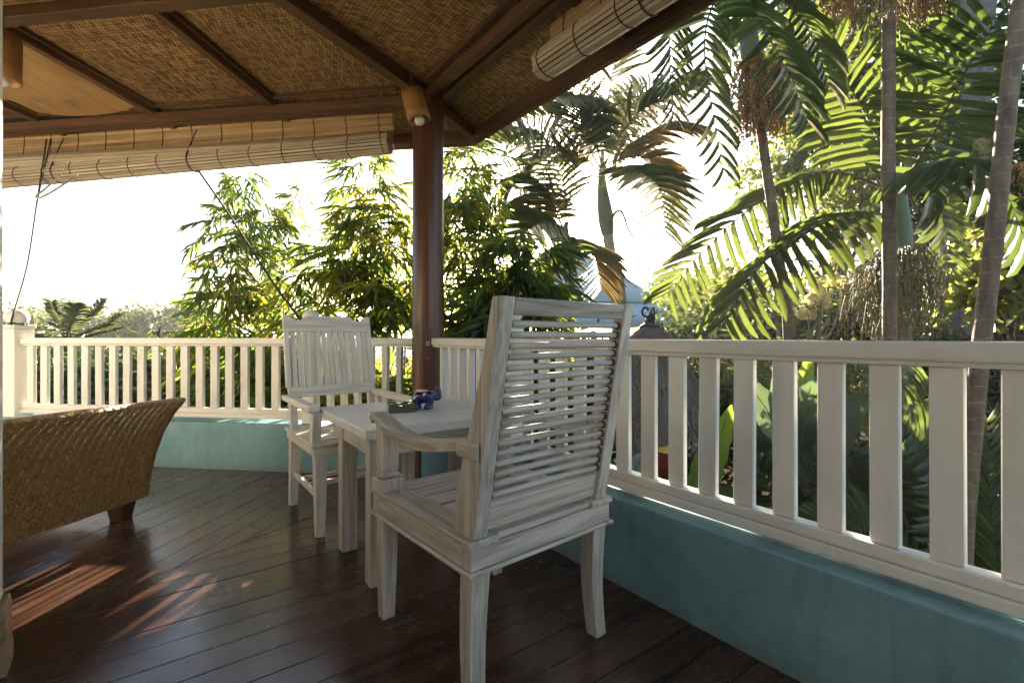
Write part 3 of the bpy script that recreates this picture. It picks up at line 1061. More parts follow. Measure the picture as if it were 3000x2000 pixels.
def seat_base(ch, W, D, zt, mat, skirt=0.062, lip=True):
    hw, hd = W / 2, D / 2
    # frame
    for e in (-1, 1):
        lbar('seat_rail', ch, (e * (hw - 0.02), -hd + 0.042, zt - skirt / 2 - 0.02), (e * (hw - 0.02), hd - 0.042, zt - skirt / 2 - 0.02), 0.036, skirt, mat)
        lbar('seat_rail', ch, (-hw + 0.002, e * (hd - 0.02), zt - skirt / 2 - 0.02), (hw - 0.002, e * (hd - 0.02), zt - skirt / 2 - 0.02), 0.04, skirt, mat)
        lbar('seat_edge', ch, (e * (hw - 0.045), -hd - 0.006, zt - 0.009), (e * (hw - 0.045), hd + 0.006, zt - 0.009), 0.108, 0.020, mat)
        if lip:
            lbar('seat_lip', ch, (e * (hw - 0.012), -hd - 0.010, zt - skirt - 0.027), (e * (hw - 0.012), hd + 0.010, zt - skirt - 0.027), 0.044, 0.013, mat)
            lbar('seat_lip', ch, (-hw + 0.012, e * (hd - 0.012), zt - skirt - 0.027), (hw - 0.012, e * (hd - 0.012), zt - skirt - 0.027), 0.044, 0.0127, mat)
    n = 6
    sp = D / n
    for i in range(n):
        y = -hd + (i + 0.5) * sp
        lbar('seat_slat', ch, (-hw + 0.0995, y, zt - 0.010), (hw - 0.0995, y, zt - 0.010), sp - 0.017, 0.018, mat)


# ---- near chair (rods in its back)
nc = empty('armchair', (-0.089, 1.743, 0), R(40), 'whitewashed wooden armchair in the foreground with thin horizontal rods in its back', 'chair', 'whitewashed armchairs at the table')
W = M['whitewash']
ZS = 0.485
seat_base(nc, 0.60, 0.64, ZS, W)
# legs
for e in (-1, 1):
    leg_mesh('leg', [(e * 0.256, 0.284, 0.402), (e * 0.258, 0.286, 0.2), (e * 0.258, 0.288, 0.0)], [0.031, 0.029, 0.024], [0.028, 0.027, 0.023], W, nc)
    pth, wxs, wys = [], [], []
    for i in range(9):
        t = i / 8
        pth.append((e * (0.256 + 0.010 * t * t), -0.283 + 0.013 * math.sin(PI * t * 0.9) - 0.008 * t * t, 0.402 * (1 - t)))
        wxs.append(0.032 - 0.007 * t)
        wys.append(0.031 - 0.007 * t)
    leg_mesh('leg', pth, wxs, wys, W, nc)
# back uprights
ZT = 1.155


def backy(z):
    return -0.312 - 0.123 * (z - ZS) / (ZT - ZS)


for e in (-1, 1):
    rear = [(backy(z), z) for z in (ZS, 0.7, 0.9, ZT)]
    frnt = [(-0.398, ZT), (-0.345, 0.95), (-0.295, 0.80), (-0.245, 0.66), (-0.222, 0.56), (-0.218, ZS)]
    profile_side('back_upright', nc, rear + frnt, e * 0.236, e * 0.286, W)
yt = backy(1.131) + 0.018
lbar('top_rail', nc, (-0.235, yt, 1.131), (0.235, yt, 1.131), 0.034, 0.047, W, (0, -0.18, 1))
yb = backy(0.535) + 0.03
lbar('lower_rail', nc, (-0.2355, yb, 0.537), (0.2355, yb, 0.537), 0.032, 0.078, W, (0, -0.18, 1))
for i in range(17):
    z = 0.598 + i * 0.0304
    bow = -0.004
    yc = backy(z) + 0.030
    pts = [(-0.240 + 0.48 * k / 8, yc - bow * math.sin(PI * k / 8) - 0.010, z) for k in range(9)]
    T = Matrix.Identity(4)
    vs = MB().tube([Vector(p) for p in pts], 0.0098, 8)
    vs.v = [(x, y, z + (zz - z) * 1.0) for (x, y, zz) in vs.v]
    vs.build('back_rod', W, nc, WM[nc.name])
    for e_ in (-1, 1):
        MB().tube([(e_ * 0.2275, yc - 0.010, z), (e_ * 0.2375, yc - 0.010, z)], 0.0135, 8).build('rod_socket', M['stain'], nc, WM[nc.name])
# arms and their posts
for e in (-1, 1):
    path = []
    for i in range(15):
        t = i / 14
        y = -0.262 + 0.60 * t
        z = 0.742 - 0.036 * math.sin(PI * min(t * 1.12, 1.0)) + (0.006 if t > 0.9 else 0)
        x = e * (0.270 + 0.022 * math.sin(PI * t))
        path.append((x, y, z))
    path.append((e * 0.270, 0.352, 0.728))
    wds = [0.05 + 0.02 * math.sin(PI * (i / 15)) for i in range(16)]
    sweep_arm('arm', path, wds, 0.032, W, nc)
    lbar('arm_block', nc, (e * 0.293, -0.345, 0.735), (e * 0.293, -0.245, 0.735), 0.012, 0.05, W)
    yq = 0.262
    profile_side('arm_post', nc, [(yq - 0.028, 0.555), (yq + 0.020, 0.555), (yq + 0.040, 0.585), (yq + 0.042, 0.62), (yq + 0.030, 0.655), (yq + 0.026, 0.69), (yq + 0.034, 0.722), (yq - 0.030, 0.716), (yq - 0.034, 0.62), (yq - 0.034, 0.58)], e * 0.268 - 0.030, e * 0.268 + 0.030, W)
    lbar('post_foot', nc, (e * 0.268, yq, ZS), (e * 0.268, yq, 0.530), 0.086, 0.086, W, (0, 1, 0), 0.003)
    lbar('post_foot', nc, (e * 0.268, yq, 0.5305), (e * 0.268, yq, 0.5545), 0.066, 0.066, W, (0, 1, 0), 0.009)

# ---- far chair (slatted board back)
fc = empty('armchair', (-0.985, 2.90, 0), math.atan2(-0.6, -0.8), 'whitewashed wooden armchair behind the table with a slatted board back and wavy top', 'chair', 'whitewashed armchairs at the table')
Wp = M['whitewash_pale']
seat_base(fc, 0.58, 0.62, ZS, Wp, 0.045, False)
for e in (-1, 1):
    leg_mesh('leg', [(e * 0.250, 0.286, 0.420), (e * 0.252, 0.290, 0.0)], [0.032, 0.022], [0.032, 0.022], Wp, fc)
    leg_mesh('leg', [(e * 0.250, -0.272, 0.420), (e * 0.252, -0.282, 0.2), (e * 0.254, -0.305, 0.0)], [0.030, 0.027, 0.023], [0.030, 0.027, 0.023], Wp, fc)
    lbar('stretcher', fc, (e * 0.25, -0.255, 0.20), (e * 0.25, 0.262, 0.20), 0.022, 0.030, Wp)
lbar('stretcher', fc, (-0.223, -0.275, 0.16), (0.223, -0.275, 0.16), 0.022, 0.026, Wp)
lbar('stretcher', fc, (-0.238, 0.02, 0.20), (0.238, 0.02, 0.20), 0.022, 0.028, Wp)
ZF = 1.185


def by2(z):
    return -0.290 - 0.165 * (z - ZS) / (ZF - ZS)


# plate with wavy top, slats, bottom rail: board frame tilted back
bt = Matrix.Translation((0, by2(ZS), ZS)) @ Matrix.Rotation(math.atan2(0.165, ZF - ZS), 4, 'X')
HB = (Vector((0, by2(ZF), ZF)) - Vector((0, by2(ZS), ZS))).length


def bboard(name, poly, y0, y1, parent=fc, grain_z=True, mat=None):
    """poly in (x, z) of the back's own plane."""
    T = WM[parent.name] @ bt
    if grain_z:
        T = T @ Matrix.Rotation(R(90), 4, 'Y')
        rot = Matrix.Rotation(R(90), 4, 'Y').inverted()
    else:
        rot = Matrix.Identity(4)
    mb = MB().prism(poly, y0, y1, 'y')
    mb.v = [tuple(rot @ Vector(v)) for v in mb.v]
    return mb.build(name, mat or Wp, parent, T, 0.0025)


hw = 0.285
topz = [(-hw, HB), (-hw + 0.035, HB), (-hw + 0.055, HB - 0.022), (-hw + 0.085, HB - 0.036), (-hw + 0.115, HB - 0.026), (-hw + 0.14, HB - 0.004), (-hw + 0.16, HB - 0.002)]
topz = topz + [(-x, z) for x, z in reversed(topz)]
crest = [(-hw, HB - 0.108), *topz, (hw, HB - 0.108)]
bboard('crest_rail', crest, -0.014, 0.014, grain_z=False)
bboard('lower_rail', [(-hw + 0.012, 0.185), (hw - 0.012, 0.185), (hw - 0.008, 0.25), (-hw + 0.008, 0.25)], -0.014, 0.014, grain_z=False)
nsl = 13
for i in range(nsl):
    xa = -hw + 0.034 + i * (2 * hw - 0.068) / nsl
    xb = xa + (2 * hw - 0.068) / nsl
    g = 0.0036
    bboard('back_slat', [(xa + g, 0.2505), (xb - g, 0.2505), (xb - g, HB - 0.1085), (xa + g, HB - 0.1085)], -0.008 + 0.0015 * (i % 2), 0.008 + 0.0015 * (i % 3))
for e in (-1, 1):
    bboard('back_upright', [(e * (hw - 0.032), 0.2505), (e * hw, 0.2505), (e * hw, HB - 0.1085), (e * (hw - 0.032), HB - 0.1085)], -0.016, 0.016)
    bboard('back_upright', [(e * (hw - 0.055), 0.0), (e * (hw - 0.01), 0.0), (e * (hw - 0.01), 0.1845), (e * (hw - 0.055), 0.1845)], -0.018, 0.018)
    lbar('arm', fc, (e * 0.283, -0.34, 0.668), (e * 0.283, 0.30, 0.668), 0.062, 0.034, Wp, (0, 0, 1), 0.006)
    lbar('arm_post', fc, (e * 0.265, 0.255, ZS), (e * 0.265, 0.265, 0.651), 0.045, 0.05, Wp, (0, 1, 0))
    lbar('arm_post', fc, (e * 0.270, -0.22, ZS), (e * 0.270, -0.235, 0.651), 0.034, 0.042, Wp, (0, 1, 0))

# ---- table
tA = math.atan2(0.578, 0.816)
tb = empty('side_table', (-0.5985, 1.9500, 0), tA, 'white square wooden table with a thick top between the two armchairs', 'table')
TW, TL = 0.74, 0.80
MB().box((TW / 2, TL / 2, 0.644), (TW, TL, 0.042)).build('tabletop', M['tabletop'], tb, WM[tb.name], 0.004)
for b in (0.035, TW - 0.035):
    lbar('apron', tb, (b + (0.014 if b < 0.3 else -0.014), 0.096, 0.5835), (b + (0.014 if b < 0.3 else -0.014), 0.62, 0.5835), 0.026, 0.078, M['whitewash'])
lbar('apron', tb, (0.10, 0.036, 0.5835), (TW - 0.10, 0.036, 0.5835), 0.026, 0.078, M['whitewash'])
lbar('apron', tb, (0.065, 0.633, 0.5835), (TW - 0.065, 0.633, 0.5835), 0.026, 0.078, M['whitewash'])
for b in (0.066, TW - 0.066):
    for a in (0.056, 0.462):
        lbar('leg', tb, (b, a, 0.0), (b, a, 0.622), 0.075, 0.068, M['whitewash'], (0, 1, 0), 0.004)

# ---- ashtray
ap = at(1056 * 1.0 - 138, 934, 2.45)
ash = empty('ashtray', (-0.572, 2.46, 0.665), R(20), 'olive green glazed square ceramic ashtray beside the blue elephant on the table', 'ashtray')
am = MB()
o_, i_, hh = 0.066, 0.050, 0.046
rim = []
for k in range(4):
    a0 = PI / 4 + k * PI / 2
vs = []
ring = []
NN = 8
for (r0, z0) in ((o_, 0.0), (o_ * 1.0, hh), (i_, hh), (i_ * 0.94, 0.014)):
    for k in range(4):
        c1 = Vector((r0 * (1 if k in (0, 3) else -1), r0 * (1 if k in (0, 1) else -1), 0))
        kk = (k + 1) % 4
        c2 = Vector((r0 * (1 if kk in (0, 3) else -1), r0 * (1 if kk in (0, 1) else -1), 0))
        for j in range(NN):
            p = c1.lerp(c2, j / NN)
            dip = 0.012 if (z0 == hh and j in (3, 4, 5)) else 0.0
            vs.append((p.x, p.y * 0.85, z0 - dip * (1 if j == 4 else 0.8)))
n4 = 4 * NN
fs = [(r * n4 + k, r * n4 + (k + 1) % n4, (r + 1) * n4 + (k + 1) % n4, (r + 1) * n4 + k) for r in range(3) for k in range(n4)]
fs.append(tuple(range(n4 - 1, -1, -1)))
am.add(vs, fs).build('body', M['green_glaze'], ash, WM[ash.name], 0.0015)
MB().box((0, 0, 0.0155), (0.094, 0.079, 0.003)).build('tray_floor', M['ash'], ash, WM[ash.name])

# ---- elephant figurine: one body remeshed from rounded lumps
eb = bmesh.new()


def lump(c, r, rot=None):
    Mx = Matrix.Translation(Vector(c)) @ (rot or Matrix.Identity(4)) @ Matrix.Diagonal((r[0], r[1], r[2], 1))
    bmesh.ops.create_uvsphere(eb, u_segments=16, v_segments=10, radius=1.0, matrix=Mx)


lump((-0.010, 0, 0.062), (0.048, 0.036, 0.036))                    # trunk of the body
lump((-0.032, 0, 0.050), (0.030, 0.034, 0.036))                    # rump
lump((0.034, 0, 0.070), (0.030, 0.027, 0.028))                     # head
for e in (-1, 1):
    for x in (-0.034, 0.022):
        for q in range(6):
            lump((x + (0.004 * q if x > 0 else 0), e * 0.020, 0.006 + 0.009 * q), (0.0155, 0.0145, 0.012))
        lump((x + (0.006 if x > 0 else 0), e * 0.020, 0.008), (0.018, 0.016, 0.009))
    lump((0.020, e * 0.032, 0.066), (0.022, 0.006, 0.026), Matrix.Rotation(R(e * 20), 4, 'Z'))
tr = catmull([(0.056, 0, 0.066), (0.072, 0, 0.056), (0.083, 0, 0.066), (0.084, 0, 0.088), (0.078, 0, 0.106), (0.070, 0, 0.112)], 16)
for i, p in enumerate(tr):
    rr = 0.015 - 0.0055 * i / 16
    lump(p, (rr, rr, rr))
for i in range(6):
    lump((-0.062 - 0.001 * i, 0.004, 0.058 - 0.007 * i), (0.005, 0.005, 0.007))
em = bpy.data.meshes.new('elephant_figurine')
eb.to_mesh(em)
eb.free()
em.materials.append(M['blue_glaze'])
ele = link('elephant_figurine', em, None, Matrix.Translation((-0.470, 2.545, 0.665)) @ Matrix.Rotation(R(-8), 4, 'Z') @ Matrix.Scale(1.02, 4))
tag(ele, 'glossy cobalt blue ceramic elephant with raised trunk standing on the table', 'figurine')
rmod = ele.modifiers.new('remesh', 'REMESH')
rmod.mode = 'VOXEL'
rmod.voxel_size = 0.0028
rmod.use_smooth_shade = True
sm_ = ele.modifiers.new('smooth', 'SMOOTH')
sm_.factor = 0.5
sm_.iterations = 6
sd = MB().lathe([(0.001, 0.101), (0.02, 0.100), (0.031, 0.096), (0.034, 0.090), (0.028, 0.088)], 16, (-0.012, 0, 0))
sd.v = [(x * 1.0, y * 0.72, z) for x, y, z in sd.v]
sd.build('saddle_top', M['pink_glaze'], ele, WM[ele.name])

# ---- woven rattan sofa: its flared end faces the deck
so = empty('rattan_sofa', (-2.60, 2.30, 0), 0, 'brown woven rattan sofa with a flared high end on dark wooden feet', 'sofa')


def ruled(name, rows, mat, parent, thick=None):
    """rows: list of lists of points; UV in metres along the rows."""
    nr, nc_ = len(rows), len(rows[0])
    V = [p for r in rows for p in r]
    F = [(j * nc_ + i, j * nc_ + i + 1, (j + 1) * nc_ + i + 1, (j + 1) * nc_ + i) for j in range(nr - 1) for i in range(nc_ - 1)]
    me = bpy.data.meshes.new(name)
    inv = WM[parent.name].inverted()
    me.from_pydata([tuple(inv @ Vector(p)) for p in V], [], F)
    uv = me.uv_layers.new(name="UVMap")
    vlen = [0.0]
    for j in range(1, nr):
        vlen.append(vlen[-1] + (Vector(rows[j][nc_ // 2]) - Vector(rows[j - 1][nc_ // 2])).length)
    ulen = [0.0]
    for i in range(1, nc_):
        ulen.append(ulen[-1] + (Vector(rows[nr // 2][i]) - Vector(rows[nr // 2][i - 1])).length)
    for pl in me.polygons:
        pl.use_smooth = True
        for li in pl.loop_indices:
            vi = me.loops[li].vertex_index
            uv.data[li].uv = (ulen[vi % nc_], vlen[vi // nc_])
    me.materials.append(mat)
    return link(name, me, parent, WM[parent.name])


# end panel: outer face leans out over the deck, rolls over the rim, goes down inside
Yn, Yf = 0.75, 2.83
prof_end = [(-2.185, 0.105), (-2.180, 0.20), (-2.165, 0.34), (-2.135, 0.48), (-2.090, 0.585), (-2.055, 0.635), (-2.045, 0.655), (-2.062, 0.674), (-2.10, 0.672), (-2.16, 0.60), (-2.22, 0.50), (-2.25, 0.36), (-2.26, 0.30)]
FLR = 0.12
rows = []
for (x, z) in prof_end:
    fl = max(0.0, (z - 0.12)) / 0.55
    rows.append([Vector((x + 0.030 - (0.42 - 0.28 * fl) * (1 - t) + 0.012 * math.sin(t * 7 + z * 9) * 0.3, Yn + (Yf + FLR * fl ** 1.6 - Yn) * t, z + 0.075 * (1 - t) * fl)) for t in [i / 40 for i in range(41)]])
ruled('end_panel', rows, M['rattan'], so)
# far side: low woven board closing the end of the flare
cap = [(x + 0.035, z) for x, z in prof_end]
rows = []
for k in range(7):
    z = 0.105 + 0.235 * k / 6
    rows.append([Vector((-4.2 + (-2.150 + 0.02 * k / 6 + 4.2) * t, 2.825 + 0.012 * k / 6, z)) for t in [i / 30 for i in range(31)]])
ruled('side_panel', rows, M['rattan'], so)
rows = []
outer = [(-2.185, 0.105), (-2.180, 0.20), (-2.165, 0.34), (-2.135, 0.48), (-2.090, 0.585), (-2.055, 0.635), (-2.045, 0.655)]
inner = [(-2.30, 0.105), (-2.29, 0.20), (-2.262, 0.34), (-2.225, 0.49), (-2.16, 0.60), (-2.11, 0.662), (-2.062, 0.672)]
for (x, z), (x2, z2) in zip(outer, inner):
    f1, f2 = max(0.0, (z - 0.12)) / 0.55, max(0.0, (z2 - 0.12)) / 0.55
    A_, B_ = Vector((x + 0.035, Yf + FLR * f1 ** 1.6, z)), Vector((x2 + 0.035, Yf + FLR * f2 ** 1.6, z2))
    rows.append([A_.lerp(B_, t) + Vector((0, 0.010 * math.sin(PI * t), 0)) for t in [i / 6 for i in range(7)]])
ruled('flare_edge', rows, M['rattan'], so)
MB().box((-1.10, -0.50, 0.215), (2.1, 2.05, 0.22)).build('seat_base', M['rattan'], so, WM[so.name], 0.02)
MB().box((-1.13, -0.52, 0.385), (1.95, 1.9, 0.115)).build('seat_cushion', M['cream'], so, WM[so.name], 0.03)
for (x, y) in ((-2.245, 2.745), (-2.60, 0.9), (-4.05, 2.745), (-4.05, 0.9)):
    leg_mesh('foot', [(x + 2.60, y - 2.30, 0.112), (x + 2.60, y - 2.30, 0.0)], [0.052, 0.036], [0.052, 0.036], M['darkwood'], so)

# ------------------------------------------------------------------ garden
RN = random.Random(11)


def leaf_geo(stations, fold=0.12, droop=0.0):
    """A blade along +X of unit length: stations (x, halfwidth); returns V, F (quads)."""
    V, F = [], []
    for x, w in stations:
        z = -droop * x * x
        V += [(x, w, z + fold * w), (x, 0, z), (x, -w, z + fold * w)]
    for i in range(len(stations) - 1):
        a = i * 3
        F += [(a, a + 1, a + 4, a + 3), (a + 1, a + 2, a + 5, a + 4)]
    return np.array(V, float), np.array(F, int)


LANCE = [(0.0, 0.02), (0.14, 0.40), (0.40, 0.5), (0.72, 0.32), (1.0, 0.01)]
STRAP = [(0.0, 0.18), (0.25, 0.48), (0.6, 0.5), (0.85, 0.34), (1.0, 0.03)]


def basis(d, nrm):
    d = d / (np.linalg.norm(d) + 1e-9)
    n = nrm - d * np.dot(nrm, d)
    l = np.linalg.norm(n)
    if l < 1e-5:
        n = np.array([1.0, 0.3, 0.2]) - d * np.dot([1.0, 0.3, 0.2], d)
        l = np.linalg.norm(n)
    n = n / l
    y = np.cross(n, d)
    return np.stack([d, y, n], axis=1)


class LeafSet:
    def __init__(self):
        self.V, self.F, self.b = [], [], 0

    def add(self, geo, pos, d, nrm, L, W):
        V, F = geo
        B = basis(np.asarray(d, float), np.asarray(nrm, float))
        X = V * np.array([L, W, L])
        self.V.append(X @ B.T + np.asarray(pos, float))
        self.F.append(F + self.b)
        self.b += len(V)

    def mesh(self, name, mat, smooth=True):
        return mesh_np(name, np.concatenate(self.V), np.concatenate(self.F), mat, smooth)


def many_leaves(name, pts, dirs, L, W, mat, rs, stations=None, droop=0.15):
    """Thousands of small leaves at once (vectorised)."""
    st = stations or [(0.0, 0.05), (0.4, 0.5), (1.0, 0.02)]
    V, F = leaf_geo(st, 0.25, droop)
    n = len(pts)
    D = dirs / (np.linalg.norm(dirs, axis=1, keepdims=True) + 1e-9)
    U = rs.normal(size=(n, 3)) * 0.7 + np.array([0, 0, 0.8])
    Y = np.cross(U, D)
    Y /= (np.linalg.norm(Y, axis=1, keepdims=True) + 1e-9)
    Z = np.cross(D, Y)
    Ls = L * rs.uniform(0.6, 1.25, n)
    Ws = W * rs.uniform(0.7, 1.2, n)
    X = V[None, :, 0, None] * Ls[:, None, None] * D[:, None, :] + V[None, :, 1, None] * Ws[:, None, None] * Y[:, None, :] + V[None, :, 2, None] * Ls[:, None, None] * Z[:, None, :]
    X += pts[:, None, :]
    FF = F[None, :, :] + (np.arange(n) * len(V))[:, None, None]
    return mesh_np(name, X.reshape(-1, 3), FF.reshape(-1, 4), mat, True)


def cloud(lumps, n, rs):
    """Points near the surface and inside of ellipsoid lumps [(center, radii)]."""
    w = np.array([r[0] * r[1] * r[2] for c, r in lumps]) ** 0.7
    idx = rs.choice(len(lumps), n, p=w / w.sum())
    d = rs.normal(size=(n, 3))
    d /= np.linalg.norm(d, axis=1, keepdims=True)
    rad = rs.uniform(0.25, 1.0, n) ** 0.5
    C = np.array([c for c, r in lumps])[idx]
    RR = np.array([r for c, r in lumps])[idx]
    return C + d * RR * rad[:, None], d


# ---------------- leafy trees and shrubs
def limb(mb, a, b, r0, r1, bend=0.1, rnd=RN, n=7, seg=6):
    a, b = Vector(a), Vector(b)
    L = (b - a).length
    mids = [a.lerp(b, t) + Vector((rnd.uniform(-1, 1), rnd.uniform(-1, 1), rnd.uniform(-0.5, 0.8))) * L * bend for t in (0.35, 0.7)]
    pts = catmull([a, *mids, b], seg)
    mb.tube(pts, [r0 + (r1 - r0) * i / seg for i in range(seg + 1)], n)
    return pts


def leafy(name, base, lumps, nleaf, L, W, lmat, label, cat, group=None, seed=1, trunk_r=0.08, tmat=None, clump=True, stems=1):
    """A tree or shrub: limbs reaching into each lump of its crown, leaves clustered on twigs."""
    rs = np.random.RandomState(seed)
    rnd = random.Random(seed)
    root = empty(name, base, 0, label, cat, group)
    mb = MB()
    b = Vector(base)
    top = Vector(np.mean([c for c, r in lumps], axis=0))
    if stems == 1:
        fork = b.lerp(top, 0.55) + Vector((rnd.uniform(-.1, .1), rnd.uniform(-.1, .1), 0))
        limb(mb, b, fork, trunk_r, trunk_r * 0.6, 0.05, rnd, 8)
    else:
        fork = b
    for c, r in lumps:
        limb(mb, fork if stems == 1 else b + Vector((rnd.uniform(-.2, .2), rnd.uniform(-.2, .2), 0)), c, trunk_r * 0.5, trunk_r * 0.12, 0.08, rnd, 6)
    mb.build('trunk' if stems == 1 else 'stems', tmat or M['bark'], root, None)
    if clump:
        nt = max(12, nleaf // 14)
        tp, td = cloud(lumps, nt, rs)
        idx = np.repeat(np.arange(nt), 14)
        sp = L * 1.25
        pts = tp[idx] + rs.normal(size=(len(idx), 3)) * sp * np.array([1, 1, 0.7])
        dirs = td[idx] * 0.5 + rs.normal(size=(len(idx), 3)) * 0.8 + np.array([0, 0, -0.25])
    else:
        pts, td = cloud(lumps, nleaf, rs)
        dirs = td * 0.6 + rs.normal(size=(nleaf, 3)) * 0.8 + np.array([0, 0, -0.2])
    me = many_leaves('foliage', pts, dirs, L, W, lmat, rs)
    fo = link('foliage', me, root, Matrix.Identity(4))
    fo["kind"] = "stuff"
    return root


def lump_at(px, py, y, rx, rz, ry=None):
    p = at(px, py, y)
    k = y / FD
    return ((p.x, p.y, p.z), (rx * k, (ry or (rx + rz) / 2) * k, rz * k))


def ground_at(px, y):
    return Vector(((px - 1176.0) / FD * y, y, GROUND))


# ---------------- bamboo
def spray_mesh(seed, L, mat, n=9):
    rs = np.random.RandomState(seed)
    ls = LeafSet()
    g = leaf_geo(LANCE, 0.18, 0.22)
    tw = 0.30
    for i in range(n):
        t = (i + 1) / n
        pos = np.array([tw * t, 0.02 * math.sin(i * 2.1), -0.10 * t * t])
        sd = 1 if i % 2 else -1
        d = np.array([0.75 + rs.normal() * 0.2, sd * (0.85 - 0.5 * t) + rs.normal() * 0.3, -0.25 - 0.45 * rs.rand() + rs.normal() * 0.15])
        if i == n - 1:
            d = np.array([1, 0.1, -0.5])
        ls.add(g, pos, d, np.array([rs.normal() * 0.35, rs.normal() * 0.35, 1]), L * rs.uniform(0.7, 1.15), L * 0.15 * rs.uniform(0.8, 1.15))
    V = np.concatenate(ls.V)
    F = np.concatenate(ls.F)
    # the twig
    mb = MB().tube([(0, 0, 0), (tw * 0.5, 0.01, -0.03), (tw, 0, -0.10)], [0.005, 0.004, 0.002], 4)
    quads = [f for f in mb.f if len(f) == 4]
    V2 = np.array(mb.v)
    V = np.concatenate([V, V2])
    F = np.concatenate([F, np.array(quads) + len(V) - len(V2)])
    return mesh_np('leaf_spray', V, F, mat, True)


SPR = {}
for key, m in (('g', M['lf_bamboo']), ('y', M['lf_bamboo_gold']), ('d', M['lf_bamboo_dark'])):
    SPR[key] = [spray_mesh(q * 3 + len(key) + ord(key), 0.245, m, 9 + q % 3) for q in range(5)]


def bamboo(culms, label, mixw, seed, dens=1.0, size=1.0, group='clumping bamboos beyond the railing', toward=None):
    """culms: list of (base, top, spread, sprays, low) in world points."""
    rnd = random.Random(seed)
    base = culms[0][0]
    root = empty('bamboo', (base[0], base[1], GROUND), 0, label, 'bamboo', group)
    nspray = 0
    for (b, t, spread, ns, low) in culms:
        b, t = Vector(b), Vector(t)
        mids = [b.lerp(t, q) + Vector((rnd.uniform(-.08, .08), rnd.uniform(-.08, .08), 0.0)) for q in (0.33, 0.66)]
        pts = catmull([b, *mids, t], 14)
        MB().tube(pts, [0.017 * size * (1 - 0.85 * i / 14) + 0.002 for i in range(15)], 6).build('culm', M['culm'], root, None)
        for k in range(int(ns * dens)):
            q = low + (1 - low) * (rnd.random() ** 0.85)
            f = q * 14
            i = min(int(f), 13)
            p = pts[i].lerp(pts[i + 1], f - i)
            az = rnd.uniform(0, 2 * PI)
            reach = spread * (1.0 - 0.72 * ((q - low) / (1 - low + 1e-6)) ** 1.5) * rnd.uniform(0.05, 1.0)
            dirv = Vector((math.cos(az), math.sin(az), rnd.uniform(-0.15, 0.35)))
            pos = p + dirv * reach + Vector((0, 0, -0.18 * reach * reach))
            ft = pos - _sd * (pos.z / _sd.z)
            if (-2.75 < ft.x < -0.85 and 1.1 < ft.y < 2.9 and pos.z < 1.75) or (-2.5 < ft.x < -1.9 and -0.4 < ft.y < 0.35):
                continue                     # the clump is open here: low sun reaches the deck
            el = rnd.uniform(-0.85, 0.5)
            key = rnd.choices(['g', 'y', 'd'], mixw)[0]
            me = SPR[key][rnd.randrange(5)]
            Mx = Matrix.Translation(pos) @ Matrix.Rotation(az + rnd.uniform(-0.7, 0.7), 4, 'Z') @ Matrix.Rotation(-el, 4, 'Y') @ Matrix.Rotation(rnd.uniform(-0.6, 0.6), 4, 'X') @ Matrix.Scale(size * rnd.uniform(0.75, 1.25) * (1.12 - 0.45 * max(0.0, q - 0.6) / 0.4), 4)
            o = link('leaf_spray', me, root, Mx)
            nspray += 1
    # twigs joined
    return root


# ---------------- palms
LEAFLET = {}


def leaflet_mesh(mat, kind):
    key = (mat.name, kind)
    if key not in LEAFLET:
        st = {'broad': [(0.0, 0.16), (0.22, 0.44), (0.6, 0.5), (0.9, 0.42), (1.0, 0.14)],
              'thin': [(0.0, 0.3), (0.3, 0.5), (0.7, 0.36), (1.0, 0.03)]}[kind]
        V, F = leaf_geo(st, 0.28, {'broad': 0.16, 'thin': 0.22}[kind])
        LEAFLET[key] = (mesh_np('leaflet', V, F, mat, True), (V, F))
    return LEAFLET[key]


